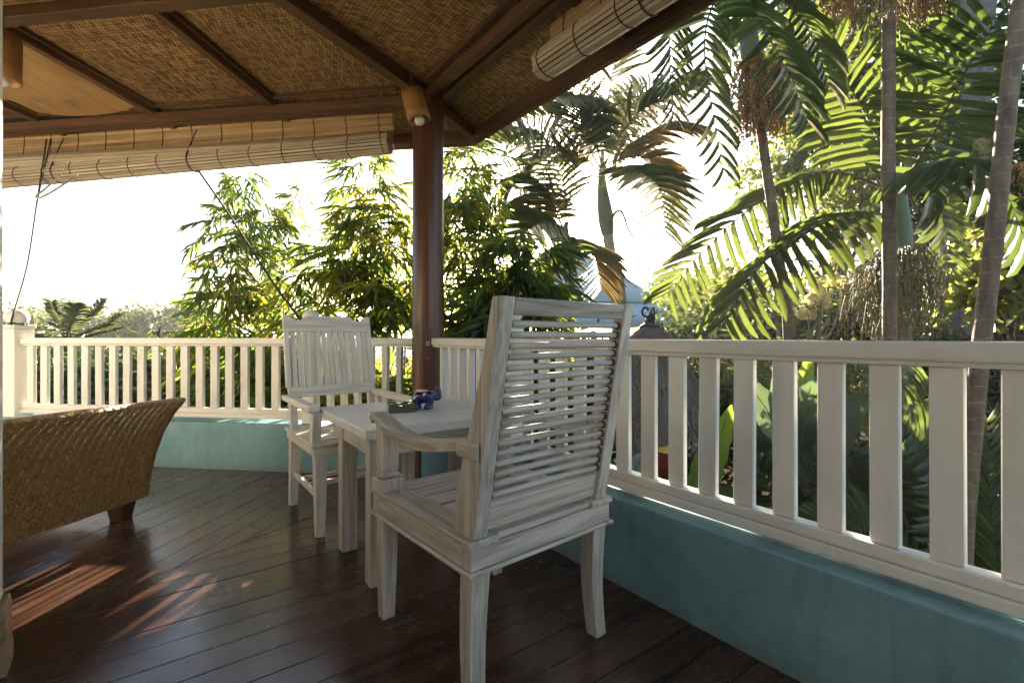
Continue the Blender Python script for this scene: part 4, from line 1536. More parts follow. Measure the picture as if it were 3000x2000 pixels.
def frond(root, pts, n, L, W, mat, kind='broad', up=(0, 0, 1), droop=0.35, rnd=RN, separate=True, r0=0.014, fwd=(0.25, 0.9), start=0.14, name='frond', vee=0.25, gapp=0.0, rmat=None):
    """One palm leaf: a curved rachis through pts with leaflets along both sides."""
    path = catmull(pts, 26)
    rb = MB().tube(path, [r0 * (1 - 0.8 * i / 26) for i in range(27)], 6)
    ls = LeafSet()
    items = []
    me, geo = leaflet_mesh(mat, kind)
    upv = np.array(up, float)
    for i in range(n):
        t = start + (1 - start) * (i + 0.5) / n
        f = t * 26
        k = min(int(f), 25)
        p = np.array(path[k].lerp(path[k + 1], f - k))
        tan = np.array((path[min(k + 2, 26)] - path[max(k - 1, 0)]).normalized())
        side = np.cross(tan, upv)
        side /= np.linalg.norm(side) + 1e-9
        nrm = np.cross(side, tan)
        prof = (0.42 + 0.58 * math.sin(PI * (0.12 + 0.80 * (t - start) / (1 - start)) ** 0.9))
        fw = fwd[0] + (fwd[1] - fwd[0]) * ((t - start) / (1 - start)) ** 1.5
        for e in (-1, 1):
            if gapp and rnd.random() < gapp:
                continue
            d = side * e + tan * fw * rnd.uniform(0.8, 1.2) + nrm * vee * rnd.uniform(0.5, 1.4) + np.array([0, 0, -droop * rnd.uniform(0.6, 1.35)])
            nn = nrm + side * e * -0.35 + np.array([rnd.gauss(0, .18), rnd.gauss(0, .18), rnd.gauss(0, .1)])
            LL = L * prof * rnd.uniform(0.88, 1.1)
            WW = W * rnd.uniform(0.8, 1.15)
            items.append((p, d, nn, LL, WW))
    if separate:
        ro = rb.build(name, rmat or M['stem'], root, None)
        for (p, d, nn, LL, WW) in items:
            B = basis(d, nn)
            Mx = Matrix([[B[r][0] * LL, B[r][1] * WW, B[r][2] * LL, p[r]] for r in range(3)] + [[0, 0, 0, 1]])
            link('leaflet', me, ro, Mx)
    else:
        for (p, d, nn, LL, WW) in items:
            ls.add(geo, p, d, nn, LL, WW)
        V = np.concatenate(ls.V)
        F = np.concatenate(ls.F)
        quads = np.array([f for f in rb.f if len(f) == 4])
        V2 = np.array(rb.v)
        mesh = mesh_np(name, np.concatenate([V, V2]), np.concatenate([F, quads + len(V)]), mat, True)
        mesh.materials.append(rmat or M['stem'])
        mi = np.zeros(len(F) + len(quads), dtype=np.int32)
        mi[len(F):] = 1
        mesh.polygons.foreach_set("material_index", mi)
        ro = link(name, mesh, root, Matrix.Identity(4))
    return ro


def palm_trunk(root, pts, r, mat, n=14, rings=None):
    """A trunk tube; its own Z runs up so that ring scars show."""
    path = catmull(pts, 40)
    rr = []
    for i in range(41):
        t = i / 40
        q = (r[0] + (r[1] - r[0]) * t)
        z = path[i].z
        ringf = (z * 9.0) % 1.0
        rr.append(q * (1.0 + 0.02 * math.sin(i * 1.9)))
    return MB().tube(path, rr, n).build('trunk', mat, root, None)


def strings(root, name, origin, n, length, spread, mat_s, mat_f, seed, fruit=26, fr=0.012, outward=(0, 0, -1), bunchy=True):
    """A hanging fruit bunch: many drooping strings set with small fruits."""
    rnd = random.Random(seed)
    mb = MB()
    fb_v, fb_f = [], []
    oc = [(1, 0, 0), (0, 1, 0), (-1, 0, 0), (0, -1, 0), (0, 0, 1), (0, 0, -1)]
    of = [(0, 1, 4), (1, 2, 4), (2, 3, 4), (3, 0, 4), (1, 0, 5), (2, 1, 5), (3, 2, 5), (0, 3, 5)]
    o = Vector(origin)
    for i in range(n):
        az = rnd.uniform(0, 2 * PI)
        rr = spread * math.sqrt(rnd.random())
        L = length * rnd.uniform(0.55, 1.0)
        a = o + Vector((math.cos(az) * rr * 0.45, math.sin(az) * rr * 0.45, 0.02 * rnd.random()))
        b = o + Vector((math.cos(az) * rr, math.sin(az) * rr, -L * 0.35))
        c = o + Vector((math.cos(az) * rr * 1.05 + rnd.uniform(-.02, .02), math.sin(az) * rr * 1.05, -L))
        pts = catmull([o, a, b, c], 9)
        mb.tube(pts, 0.0035, 3, False)
        for k in range(fruit):
            t = 0.25 + 0.75 * rnd.random()
            f = t * 9
            q = min(int(f), 8)
            p = pts[q].lerp(pts[q + 1], f - q) + Vector((rnd.uniform(-1, 1), rnd.uniform(-1, 1), rnd.uniform(-1, 1))) * fr * 1.1
            s = fr * rnd.uniform(0.7, 1.2)
            bb = len(fb_v)
            fb_v += [(p.x + x * s, p.y + y * s, p.z + z * s * 1.15) for x, y, z in oc]
            fb_f += [tuple(bb + j for j in f_) for f_ in of]
    st = mb.build(name, mat_s, root, None)
    me = mesh_np('fruits', fb_v, fb_f, mat_f, True)
    fo = link('fruits', me, st, Matrix.Identity(4))
    fo["kind"] = "stuff"
    return st

# ---------------- bamboo clumps beyond the far railing
def cul(px0, y0, px1, py1, y1, spread, ns, low=0.42):
    return (ground_at(px0, y0), at(px1, py1, y1), spread, int(ns * 1.4), low)


bamboo([cul(560, 5.6, 548, 395, 5.6, 0.62, 100, 0.40), cul(600, 5.9, 610, 470, 5.8, 0.55, 70, 0.40), cul(535, 5.4, 520, 545, 5.3, 0.58, 70, 0.38),
        cul(640, 5.5, 655, 600, 5.4, 0.55, 60, 0.38)],
       'green bamboo clump standing alone against the open sky behind the slanting cord', (0.72, 0.2, 0.08), 3)
bamboo([cul(690, 6.0, 683, 410, 6.2, 0.22, 16, 0.80), cul(700, 6.0, 676, 455, 6.2, 0.2, 6, 0.82)],
       'single thin bamboo shoot with sparse tip leaves between two fuller clumps', (0.6, 0.3, 0.1), 4, 1.0, 0.75)
bamboo([cul(850, 5.0, 838, 335, 5.0, 0.50, 110, 0.42), cul(820, 5.2, 800, 420, 5.2, 0.5, 70, 0.40), cul(890, 5.1, 895, 420, 5.1, 0.50, 85, 0.40), cul(760, 4.9, 735, 560, 4.9, 0.62, 85, 0.42),
        cul(905, 5.3, 935, 520, 5.3, 0.4, 60, 0.42), cul(690, 5.0, 700, 640, 5.0, 0.5, 60, 0.42), cul(790, 4.8, 810, 600, 4.8, 0.7, 60, 0.42)],
       'golden backlit bamboo clump close to the round brown post', (0.45, 0.40, 0.15), 5, 1.0)
bamboo([cul(1060, 5.2, 1075, 300, 5.2, 0.34, 70, 0.62), cul(1080, 5.4, 1045, 420, 5.3, 0.28, 50, 0.5), cul(1050, 5.0, 1070, 600, 5.0, 0.38, 70, 0.4),
        cul(1105, 5.6, 1120, 330, 5.6, 0.3, 40, 0.6)],
       'mixed green and golden bamboo rising to the eave beside the brown post', (0.5, 0.3, 0.2), 6)
bamboo([cul(1150, 4.7, 1165, 540, 4.7, 0.50, 100, 0.46), cul(1220, 4.9, 1240, 550, 4.9, 0.50, 100, 0.46), cul(1190, 4.6, 1205, 610, 4.6, 0.55, 70, 0.42), cul(1110, 4.9, 1120, 610, 4.9, 0.42, 60, 0.42)],
       'dark leafed bamboo mass above the back of the foreground chair', (0.16, 0.05, 0.79), 7, 1.0, 1.1)

# ---------------- feathery palm with the bulging grey green crownshaft
def palm_root(px, y, label, group='palms in the garden'):
    return empty('palm_tree', ground_at(px, y), 0, label, 'palm', group)


Y1 = 7.6
p1 = palm_root(1440, Y1, 'feathery palm with a swollen grey green crownshaft and fronds arching both ways')
palm_trunk(p1, [ground_at(1440, Y1), at(1424, 700, Y1), at(1406, 610, Y1), at(1396, 535, Y1)], (0.105, 0.082), M['palmtrunk_grey'])
cs = catmull([at(1396, 540, Y1), at(1390, 490, Y1), at(1384, 440, Y1), at(1382, 395, Y1), at(1384, 350, Y1)], 12)
MB().tube(cs, [0.088, 0.112, 0.122, 0.120, 0.112, 0.100, 0.085, 0.072, 0.060, 0.050, 0.042, 0.034, 0.028], 14).build('crownshaft', M['crownshaft'], p1, None)
c1 = at(1384, 385, Y1)
fr1 = [
    ([(1384, 390, 0), (1392, 270, 0.0), (1405, 180, -0.2), (1430, 90, -0.4)], 'lf_palm_far'),
    ([(1384, 390, 0), (1440, 290, -0.4), (1530, 230, -0.8), (1640, 185, -1.2)], 'lf_palm_far'),
    ([(1384, 390, 0), (1455, 330, 0.4), (1540, 285, 0.6), (1610, 290, 0.8)], 'lf_palm_rust'),
    ([(1384, 400, 0), (1440, 368, -0.3), (1505, 385, -0.5), (1552, 500, -0.7)], 'lf_palm_rust'),
    ([(1384, 400, 0), (1450, 395, -1.0), (1510, 430, -1.6), (1530, 540, -2.0)], 'lf_palm_far'),
    ([(1384, 390, 0), (1350, 270, 0.2), (1290, 190, 0.4), (1200, 150, 0.6)], 'lf_palm_far'),
    ([(1384, 395, 0), (1330, 310, -0.3), (1260, 265, -0.6), (1170, 290, -0.9)], 'lf_palm_far'),
    ([(1384, 398, 0), (1320, 350, 0.4), (1250, 345, 0.8), (1190, 400, 1.0)], 'lf_palm_rust'),
    ([(1384, 390, 0), (1360, 300, -0.8), (1330, 240, -1.4), (1270, 230, -2.0)], 'lf_palm_far'),
    ([(1384, 390, 0), (1420, 290, 1.0), (1470, 220, 1.6), (1545, 190, 2.0)], 'lf_palm_far'),
]
for i, (pp, mk) in enumerate(fr1):
    frond(p1, [at(x, y, Y1 + dy) for x, y, dy in pp], 27, 0.64, 0.016, M[mk], 'thin', up=(0.5 * math.sin(i * 2.3), -1.0, 0.55), droop=0.14, separate=False, r0=0.015, fwd=(0.55, 1.1), vee=0.28)
rb = MB()
for (pp, r) in (([(1398, 520), (1412, 490), (1428, 486), (1445, 530), (1470, 565), (1500, 580)], 0.026),):
    rb.tube(catmull([at(x, y, Y1 - 0.15) for x, y in pp], 16), [r * (1 - 0.7 * i / 16) for i in range(17)], 7)
rr_ = random.Random(8)
for i in range(26):
    t = 0.3 + 0.7 * i / 26
    q0 = at(1412 + 90 * t, 488 + 90 * t * t, Y1 - 0.15)
    a = q0
    for k in range(3):
        b_ = a + Vector((rr_.uniform(-0.02, 0.16), rr_.uniform(-0.12, 0.12), rr_.uniform(-0.12, 0.12)))
        rb.tube([a, b_], 0.006, 3, False)
        a = b_
rb.build('flower_stalk', M['stem'], p1, None)

# ---------------- smaller feathery palm in front of the sun
Y2 = 6.9
p2 = palm_root(1318, Y2, 'slender feathery palm before the sun, one rusty frond drooping over the blue roof')
palm_trunk(p2, [ground_at(1318, Y2), at(1312, 720, Y2), at(1309, 640, Y2), at(1306, 590, Y2)], (0.058, 0.05), M['palmtrunk_grey'])
MB().tube(catmull([at(1306, 592, Y2), at(1303, 560, Y2), at(1300, 510, Y2)], 8), [0.055, 0.058, 0.055, 0.05, 0.045, 0.04, 0.034, 0.03, 0.026], 12).build('crownshaft', M['crownshaft'], p2, None)
fr2 = [
    ([(1302, 545, 0), (1255, 440, 0.2), (1190, 410, 0.4), (1085, 495, 0.7)], 'lf_palm_far'),
    ([(1302, 540, 0), (1250, 385, -0.2), (1180, 330, -0.4), (1075, 360, -0.7)], 'lf_palm_far'),
    ([(1302, 535, 0), (1290, 400, 0.3), (1245, 310, 0.4), (1170, 290, 0.6)], 'lf_palm_far'),
    ([(1302, 535, 0), (1315, 420, -0.4), (1335, 330, -0.7), (1330, 250, -1.0)], 'lf_palm_far'),
    ([(1302, 545, 0), (1332, 562, -0.4), (1364, 592, -0.7), (1380, 665, -0.9)], 'lf_palm_rust'),
    ([(1302, 548, 0), (1270, 520, -0.5), (1225, 520, -0.9), (1180, 580, -1.2)], 'lf_palm_far'),
    ([(1302, 552, 0), (1290, 590, -0.6), (1265, 650, -0.9), (1250, 720, -1.0)], 'lf_palm_far'),
    ([(1302, 545, 0), (1260, 470, 0.9), (1200, 455, 1.4), (1140, 500, 1.8)], 'lf_palm_rust'),
]
for i, (pp, mk) in enumerate(fr2):
    frond(p2, [at(x, y, Y2 + dy) for x, y, dy in pp], 27, 0.58, 0.0135, M[mk], 'thin', up=(0.5 * math.sin(i * 1.7 + 1), -1.0, 0.55), droop=0.14, separate=False, r0=0.011, fwd=(0.55, 1.05), vee=0.28)

# ---------------- fruiting palm whose crown hangs at the eave
Y3 = 4.7
p3 = palm_root(1822, Y3, 'thin leaning palm with hanging orange fruit bunches below its crown at the eave')
palm_trunk(p3, [ground_at(1836, Y3), at(1812, 785, Y3), at(1790, 600, Y3), at(1765, 420, Y3), at(1745, 280, Y3), at(1728, 170, Y3)], (0.052, 0.040), M['palmtrunk'])
MB().tube(catmull([at(1729, 175, Y3), at(1722, 110, Y3), at(1714, 30, Y3), at(1705, -60, Y3)], 10), [0.05, 0.075, 0.088, 0.09, 0.088, 0.082, 0.075, 0.066, 0.058, 0.05, 0.04], 14).build('crownshaft', M['crownshaft'], p3, None)
fr3 = [
    ([(1710, -30, 0), (1650, -10, -0.3), (1618, 120, -0.5), (1660, 400, -0.6)], 'lf_palm', 40),
    ([(1710, -40, 0), (1600, -60, 0.2), (1540, 60, 0.5), (1545, 270, 0.7)], 'lf_palm_dark', 40),
    ([(1712, -30, 0), (1770, -20, -0.5), (1850, 60, -0.8), (1900, 200, -0.9)], 'lf_palm', 36),
    ([(1712, -40, 0), (1800, -80, 0.4), (1920, -20, 0.7), (2010, 120, 0.9)], 'lf_palm', 38),
    ([(1712, -30, 0), (1730, 30, -0.9), (1790, 130, -1.2), (1850, 280, -1.3)], 'lf_palm_dark', 34),
    ([(1712, -60, 0), (1640, -160, 0.5), (1560, -150, 0.9), (1480, -40, 1.2)], 'lf_palm', 38),
    ([(1712, -60, 0), (1720, -200, 0.4), (1760, -300, 0.7), (1850, -320, 1.0)], 'lf_palm', 34),
]
for pp, mk, n in fr3:
    frond(p3, [at(x, y, Y3 + dy) for x, y, dy in pp], n - 14, 0.44, 0.034, M[mk], 'broad', up=(0.2, -0.8, 0.7), droop=0.5, r0=0.014, fwd=(0.45, 0.8))
strings(p3, 'fruit_bunch', at(1728, 135, Y3 - 0.08), 70, 0.85, 0.20, M['stem'], M['fruit'], 21, 34, 0.013)
strings(p3, 'fruit_bunch', at(1775, 165, Y3 + 0.05), 70, 0.72, 0.24, M['stem'], M['fruit'], 22, 34, 0.013)
strings(p3, 'fruit_bunch', at(1742, 165, Y3 - 0.10), 40, 0.66, 0.10, M['stem'], M['fruit'], 23, 26)

# ---------------- straight palm trunk
Y4 = 4.2
p4 = palm_root(2040, Y4, 'straight grey brown palm trunk crossing the whole picture height')
palm_trunk(p4, [ground_at(2040, Y4), at(2043, 785, Y4), at(2043, 600, Y4), at(2040, 400, Y4), at(2041, 200, Y4), at(2041, 0, Y4), at(2040, -180, Y4)], (0.054, 0.050), M['palmtrunk'])
MB().tube(catmull([at(2040, -170, Y4), at(2038, -300, Y4), at(2036, -420, Y4)], 8), [0.065, 0.08, 0.088, 0.09, 0.085, 0.075, 0.065, 0.055, 0.045], 12).build('crownshaft', M['crownshaft'], p4, None)
for pp, mk in (([(2036, -400, 0), (1960, -420, 0.2), (1880, -300, 0.4), (1850, -120, 0.6)], 'lf_palm_dark'),
               ([(2036, -400, 0), (2120, -430, -0.2), (2200, -320, -0.4), (2240, -140, -0.5)], 'lf_palm_dark'),
               ([(2036, -410, 0), (2080, -520, 0.5), (2160, -520, 0.9), (2260, -400, 1.3)], 'lf_palm'),
               ([(2036, -400, 0), (2030, -480, -0.5), (2000, -480, -1.0), (1960, -300, -1.3)], 'lf_palm')):
    frond(p4, [at(x, y, Y4 + dy) for x, y, dy in pp], 28, 0.5, 0.032, M[mk], 'broad', droop=0.6, fwd=(0.45, 0.8))
for i, (x, y, L, sp) in enumerate(((1985, -95, 0.60, 0.20), (2105, -90, 0.64, 0.22), (1930, -80, 0.50, 0.16), (2150, -70, 0.42, 0.16))):
    strings(p4, 'fruit_bunch', at(x, y, Y4 + (0.05 if i % 2 else -0.1)), 55, L, sp, M['stem'], M['fruit'], 31 + i, 24)

# ---------------- nearest leaning palm trunk
Y5 = 3.3
p5 = palm_root(2196, Y5, 'nearest leaning palm trunk passing down behind the white balusters')
palm_trunk(p5, [ground_at(2186, Y5), at(2212, 1280, Y5), at(2232, 1020, Y5), at(2254, 790, Y5), at(2282, 560, Y5), at(2300, 380, Y5), at(2322, 180, Y5), at(2345, 0, Y5), at(2362, -150, Y5)], (0.055, 0.050), M['palmtrunk'])
MB().tube(catmull([at(2360, -140, Y5), at(2372, -260, Y5), at(2380, -380, Y5)], 8), [0.06, 0.075, 0.08, 0.08, 0.075, 0.07, 0.06, 0.05, 0.04], 12).build('crownshaft', M['crownshaft'], p5, None)
for pp, mk in (([(2378, -360, 0), (2320, -400, 0.1), (2240, -320, 0.3), (2200, -180, 0.4)], 'lf_palm'),
               ([(2378, -360, 0), (2440, -380, 0.1), (2520, -250, 0.2), (2560, -40, 0.3)], 'lf_palm'),
               ([(2378, -360, 0), (2400, -470, 0.6), (2440, -440, 1.1), (2490, -280, 1.5)], 'lf_palm_dark')):
    frond(p5, [at(x, y, Y5 + dy) for x, y, dy in pp], 26, 0.42, 0.030, M[mk], 'broad', droop=0.6, fwd=(0.45, 0.8))
strings(p5, 'fruit_bunch', at(2335, 385, Y5 + 0.35), 50, 0.55, 0.10, M['stem'], M['fruit'], 41, 22, 0.010)
strings(p5, 'fruit_bunch', at(2250, 330, Y5 + 0.8), 40, 0.65, 0.07, M['stem'], M['fruit_olive'], 42, 22, 0.010)

# ---------------- broad leafed palm behind the straight trunk
Y6 = 5.0
p6 = palm_root(2072, Y6, 'broad leafed palm behind the straight trunk with long fronds reaching over the sky gap')
palm_trunk(p6, [ground_at(2078, Y6), at(2076, 790, Y6), at(2074, 600, Y6)], (0.075, 0.066), M['palmtrunk_grey'])
MB().tube(catmull([at(2074, 605, Y6), at(2072, 530, Y6), at(2066, 440, Y6), at(2062, 390, Y6)], 10), [0.07, 0.085, 0.088, 0.085, 0.08, 0.072, 0.064, 0.056, 0.048, 0.04, 0.03], 14).build('crownshaft', M['crownshaft'], p6, None)
B6 = (2064, 445, 0)
fr6 = [
    # drooping fronds against the sky gap
    ([(2064, 500, 0), (1960, 488, -0.35), (1872, 520, -0.6), (1746, 611, -0.8), (1664, 742, -0.9)], 'lf_palm', 44, 0.60, 0.084, (0.1, -0.35, 1), 0.75),
    ([B6, (1931, 398, 0.2), (1835, 412, 0.3), (1722, 480, 0.35), (1612, 580, 0.4), (1534, 676, 0.4)], 'lf_palm', 50, 0.62, 0.080, (0.15, -0.55, 1), 0.42),
    # upright backlit fronds
    ([B6, (2028, 345, 0.2), (1975, 240, 0.4), (1895, 140, 0.5), (1800, 70, 0.6)], 'lf_palm', 46, 0.80, 0.092, (-0.5, -1.0, 0.2), 0.12),
    ([B6, (2085, 300, 0.3), (2105, 170, 0.5), (2110, 40, 0.7), (2100, -90, 0.9)], 'lf_palm', 40, 0.66, 0.085, (0.2, -1.0, 0.1), 0.15),
    # dark fronds to the other side
    ([B6, (2140, 315, -0.5), (2215, 170, -0.8), (2280, 60, -1.0)], 'lf_palm_dark', 40, 0.66, 0.09, (-0.3, -1.0, 0.6), 0.5),
    ([B6, (2150, 330, 0.3), (2250, 270, 0.5), (2340, 280, 0.6), (2420, 350, 0.7)], 'lf_palm_dark', 48, 0.50, 0.058, (0.1, -0.8, 0.8), 0.45),
    ([B6, (2120, 400, -0.8), (2200, 370, -1.2), (2290, 430, -1.4), (2350, 560, -1.5)], 'lf_palm_dark', 38, 0.55, 0.085, (0, -0.4, 1), 0.6),
    ([B6, (2110, 400, 0.2), (2142, 440, 0.3), (2165, 520, 0.3), (2178, 640, 0.3)], 'lf_palm', 40, 0.52, 0.062, (0.2, -1.0, 0.35), 0.12),
    ([B6, (2140, 380, 0.8), (2220, 350, 1.3), (2300, 390, 1.6), (2370, 480, 1.9)], 'lf_palm', 36, 0.55, 0.08, (0, -0.4, 1), 0.6),
    ([B6, (1990, 380, -0.9), (1920, 350, -1.2), (1850, 380, -1.4), (1800, 470, -1.5)], 'lf_palm_dark', 0, 0.5, 0.08, (0, -0.4, 1), 0.6),
]
for pp, mk, n, L, W_, up, dr in fr6:
    if n:
        frond(p6, [at(x, y, Y6 + dy) for x, y, dy in pp], int(n * 0.48), L, W_ * 0.74, M[mk], 'broad', up=up, droop=dr, r0=0.020, fwd=(0.35, 0.8), vee=0.12)
# branched fruit stalk hanging under that crown
rf = random.Random(17)
fs_ = MB()
org = at(2076, 600, Y6 - 0.1)
tips = []
for i in range(44):
    a = org
    tgt = at(rf.uniform(1935, 2170), rf.uniform(600, 700), Y6 - 0.1 + rf.uniform(-0.45, 0.35))
    m1 = a.lerp(tgt, 0.5) + Vector((0, 0, 0.10 + 0.12 * rf.random()))
    pts = catmull([a, m1, tgt], 8)
    fs_.tube(pts, [0.011 * (1 - 0.6 * k / 8) for k in range(9)], 5, False)
    tips += [pts[4], pts[6], tgt]
stalk = fs_.build('fruit_stalk', M['stem'], p6, None)
sm3 = MB()
fv, ff = [], []
oc = [(1, 0, 0), (0, 1, 0), (-1, 0, 0), (0, -1, 0), (0, 0, 1), (0, 0, -1)]
of = [(0, 1, 4), (1, 2, 4), (2, 3, 4), (3, 0, 4), (1, 0, 5), (2, 1, 5), (3, 2, 5), (0, 3, 5)]
for q in tips:
    for j in range(3):
        L = rf.uniform(0.25, 0.75)
        e = q + Vector((rf.uniform(-.10, .10), rf.uniform(-.10, .10), -L))
        pts = catmull([q, q + Vector((rf.uniform(-.05, .05), 0, -0.1 * L)), e], 5)
        sm3.tube(pts, 0.0042, 3, False)
        for k in range(13):
            t = rf.random()
            p = q.lerp(e, t) + Vector((rf.uniform(-1, 1), rf.uniform(-1, 1), 0)) * 0.014
            s = 0.0095
            bb = len(fv)
            fv += [(p.x + x * s, p.y + y * s, p.z + z * s) for x, y, z in oc]
            ff += [tuple(bb + j2 for j2 in f_) for f_ in of]
sm3.build('hanging_strings', M['stem'], stalk, None)
fo = link('fruits', mesh_np('fruits', fv, ff, M['fruit_olive'], True), stalk, Matrix.Identity(4))
fo["kind"] = "stuff"

# ---------------- pale curved trunk behind
Y7 = 8.5
p7 = palm_root(2110, Y7, 'pale smooth curved trunk bending out behind the broad leafed palm')
palm_trunk(p7, [ground_at(2115, Y7), at(2100, 700, Y7), at(2097, 620, Y7), at(2088, 550, Y7), at(2070, 490, Y7), at(2050, 420, Y7)], (0.11, 0.085), M['palmtrunk_grey'])
for pp in ([(2050, 420, 0), (1990, 330, 0.3), (1900, 300, 0.5), (1810, 380, 0.8)], [(2050, 420, 0), (2060, 300, 0.3), (2110, 220, 0.5), (2200, 230, 0.8)], [(2050, 420, 0), (2020, 260, -0.3), (1960, 180, -0.5), (1870, 190, -0.8)], [(2050, 420, 0), (2130, 380, -0.3), (2190, 420, -0.5), (2230, 520, -0.8)]):
    frond(p7, [at(x, y, Y7 + dy) for x, y, dy in pp], 36, 0.8, 0.07, M['lf_palm_dark'], 'broad', droop=0.5, separate=False, r0=0.025)

# ---------------- big mottled tree trunk at the right with leaves
Y8 = 7.6
lumps = [lump_at(2250, -60, 8.2, 150, 90), lump_at(2120, 40, 8.6, 110, 80), lump_at(2010, 60, 9.0, 100, 70), lump_at(2330, 120, 8.0, 90, 90), lump_at(2180, 170, 8.8, 90, 60), lump_at(2330, 300, 8.3, 70, 90), lump_at(1900, -30, 9.0, 130, 60)]
bt_ = leafy('broadleaf_tree', ground_at(2190, Y8), lumps, 3600, 0.20, 0.105, M['lf_tree'], 'large tree with thick mottled grey trunk and loose leaves against the sky', 'tree', 'leafy trees in the garden', 51, 0.07)
tk = MB()
tk.tube(catmull([ground_at(2190, Y8), at(2192, 790, Y8), at(2200, 690, Y8), at(2206, 560, Y8), at(2222, 300, Y8), at(2232, 120, Y8), at(2246, -60, Y8), at(2256, -200, Y8)], 30), [0.30 - 0.055 * i / 30 + 0.014 * math.sin(i * 1.3) for i in range(31)], 18)
tk.build('trunk', M['mossy'], bt_, None)

lumps = [lump_at(1760, 420, 9.6, 60, 70), lump_at(1830, 360, 9.6, 80, 60), lump_at(1900, 470, 9.8, 80, 50), lump_at(1980, 400, 9.4, 90, 80), lump_at(1860, 250, 9.8, 80, 60), lump_at(1960, 260, 9.6, 90, 70), lump_at(2090, 330, 9.6, 80, 70), lump_at(1770, 540, 9.8, 35, 50)]
leafy('broadleaf_tree', ground_at(1880, 9.7), lumps, 5200, 0.15, 0.085, M['lf_tree'], 'airy small leafed tree behind the thin fruiting palm', 'tree', 'leafy trees in the garden', 52, 0.09)
lumps = [lump_at(2330, 560, 5.8, 40, 70), lump_at(2300, 640, 5.9, 50, 40), lump_at(2200, 690, 6.2, 30, 50), lump_at(2345, 660, 5.8, 30, 50)]
leafy('vine', ground_at(2330, 5.9), lumps, 900, 0.17, 0.13, M['lf_bright'], 'bright yellow green backlit vine with broad leaves at the right edge', 'vine', None, 53, 0.03)
lumps = [lump_at(2320, 480, 7.4, 90, 90), lump_at(2250, 620, 7.8, 60, 60), lump_at(2300, 400, 8.0, 100, 70), lump_at(2140, 520, 8.8, 60, 70), lump_at(2200, 420, 8.8, 90, 80)]
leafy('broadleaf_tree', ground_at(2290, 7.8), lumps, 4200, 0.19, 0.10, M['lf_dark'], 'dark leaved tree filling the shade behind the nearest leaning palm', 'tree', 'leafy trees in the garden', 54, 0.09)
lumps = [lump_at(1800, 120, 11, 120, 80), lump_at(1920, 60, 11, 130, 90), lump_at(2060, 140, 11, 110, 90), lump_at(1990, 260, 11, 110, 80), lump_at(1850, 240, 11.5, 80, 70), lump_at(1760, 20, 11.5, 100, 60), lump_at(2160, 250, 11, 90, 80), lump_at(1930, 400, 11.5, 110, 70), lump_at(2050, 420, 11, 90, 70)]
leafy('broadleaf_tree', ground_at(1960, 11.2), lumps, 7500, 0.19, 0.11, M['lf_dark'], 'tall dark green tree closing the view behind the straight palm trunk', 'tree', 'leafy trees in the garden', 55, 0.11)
# ivy covered trunk at the edge
iv = empty('ivy_tree', ground_at(2345, 6.2), 0, 'dark trunk wrapped in small leaved ivy at the right edge above the railing', 'tree')
MB().tube(catmull([ground_at(2345, 6.2), at(2340, 1000, 6.2), at(2335, 800, 6.2), at(2332, 640, 6.2), at(2350, 500, 6.2)], 14), [0.2 - 0.004 * i for i in range(15)], 12).build('trunk', M['bark'], iv, None)
rs_ = np.random.RandomState(61)
n_ = 2600
tz = rs_.uniform(0, 1, n_)
ang = rs_.uniform(0, 2 * PI, n_)
cxy = np.array([at(2342, 0, 6.2).x, 6.2])
rad_ = 0.20 + rs_.rand(n_) * 0.10
pts_ = np.stack([cxy[0] + np.cos(ang) * rad_ - 0.08 * (rs_.rand(n_) > 0.6), cxy[1] + np.sin(ang) * rad_, GROUND + tz * 4.4], axis=1)
dr_ = np.stack([np.cos(ang), np.sin(ang), rs_.normal(size=n_) - 0.6], axis=1)
fo = link('ivy_leaves', many_leaves('ivy_leaves', pts_, dr_, 0.075, 0.07, M['lf_dark'], rs_), iv, Matrix.Identity(4))
fo["kind"] = "stuff"

# ---------------- frangipani with yellow flower heads
def flower_head_mesh(mat, n, r, seed, pl=0.05, pw=0.04):
    rs = np.random.RandomState(seed)
    ls = LeafSet()
    g = leaf_geo([(0, 0.12), (0.45, 0.5), (0.85, 0.42), (1.0, 0.1)], 0.2, 0.4)
    for i in range(n):
        d = rs.normal(size=3) + np.array([0, 0, 0.55])
        d /= np.linalg.norm(d)
        c = d * r * rs.uniform(0.5, 1.0)
        for k in range(5):
            q = rs.normal(size=3)
            dd = d * 0.5 + q / np.linalg.norm(q)
            ls.add(g, c, dd, d, pl, pw)
    return ls.mesh('flower_head', mat)


FH = [flower_head_mesh(M['fl_yellow'], 12, 0.075, 70 + i) for i in range(3)]


def rosette_mesh(mat, n, L, Wd, seed):
    rs = np.random.RandomState(seed)
    ls = LeafSet()
    g = leaf_geo([(0, 0.06), (0.35, 0.42), (0.65, 0.5), (0.9, 0.28), (1.0, 0.02)], 0.15, 0.25)
    for i in range(n):
        az = i * 2.4
        el = rs.uniform(-0.2, 0.7)
        d = np.array([math.cos(az) * math.cos(el), math.sin(az) * math.cos(el), math.sin(el)])
        ls.add(g, np.zeros(3), d, np.array([0, 0, 1.0]) + rs.normal(size=3) * 0.2, L * rs.uniform(0.7, 1.1), Wd)
    return ls.mesh('leaf_rosette', mat)


RO_ = [rosette_mesh(M['lf_bright'], 9, 0.26, 0.085, 80 + i) for i in range(2)] + [rosette_mesh(M['lf_tree'], 10, 0.26, 0.085, 83)]


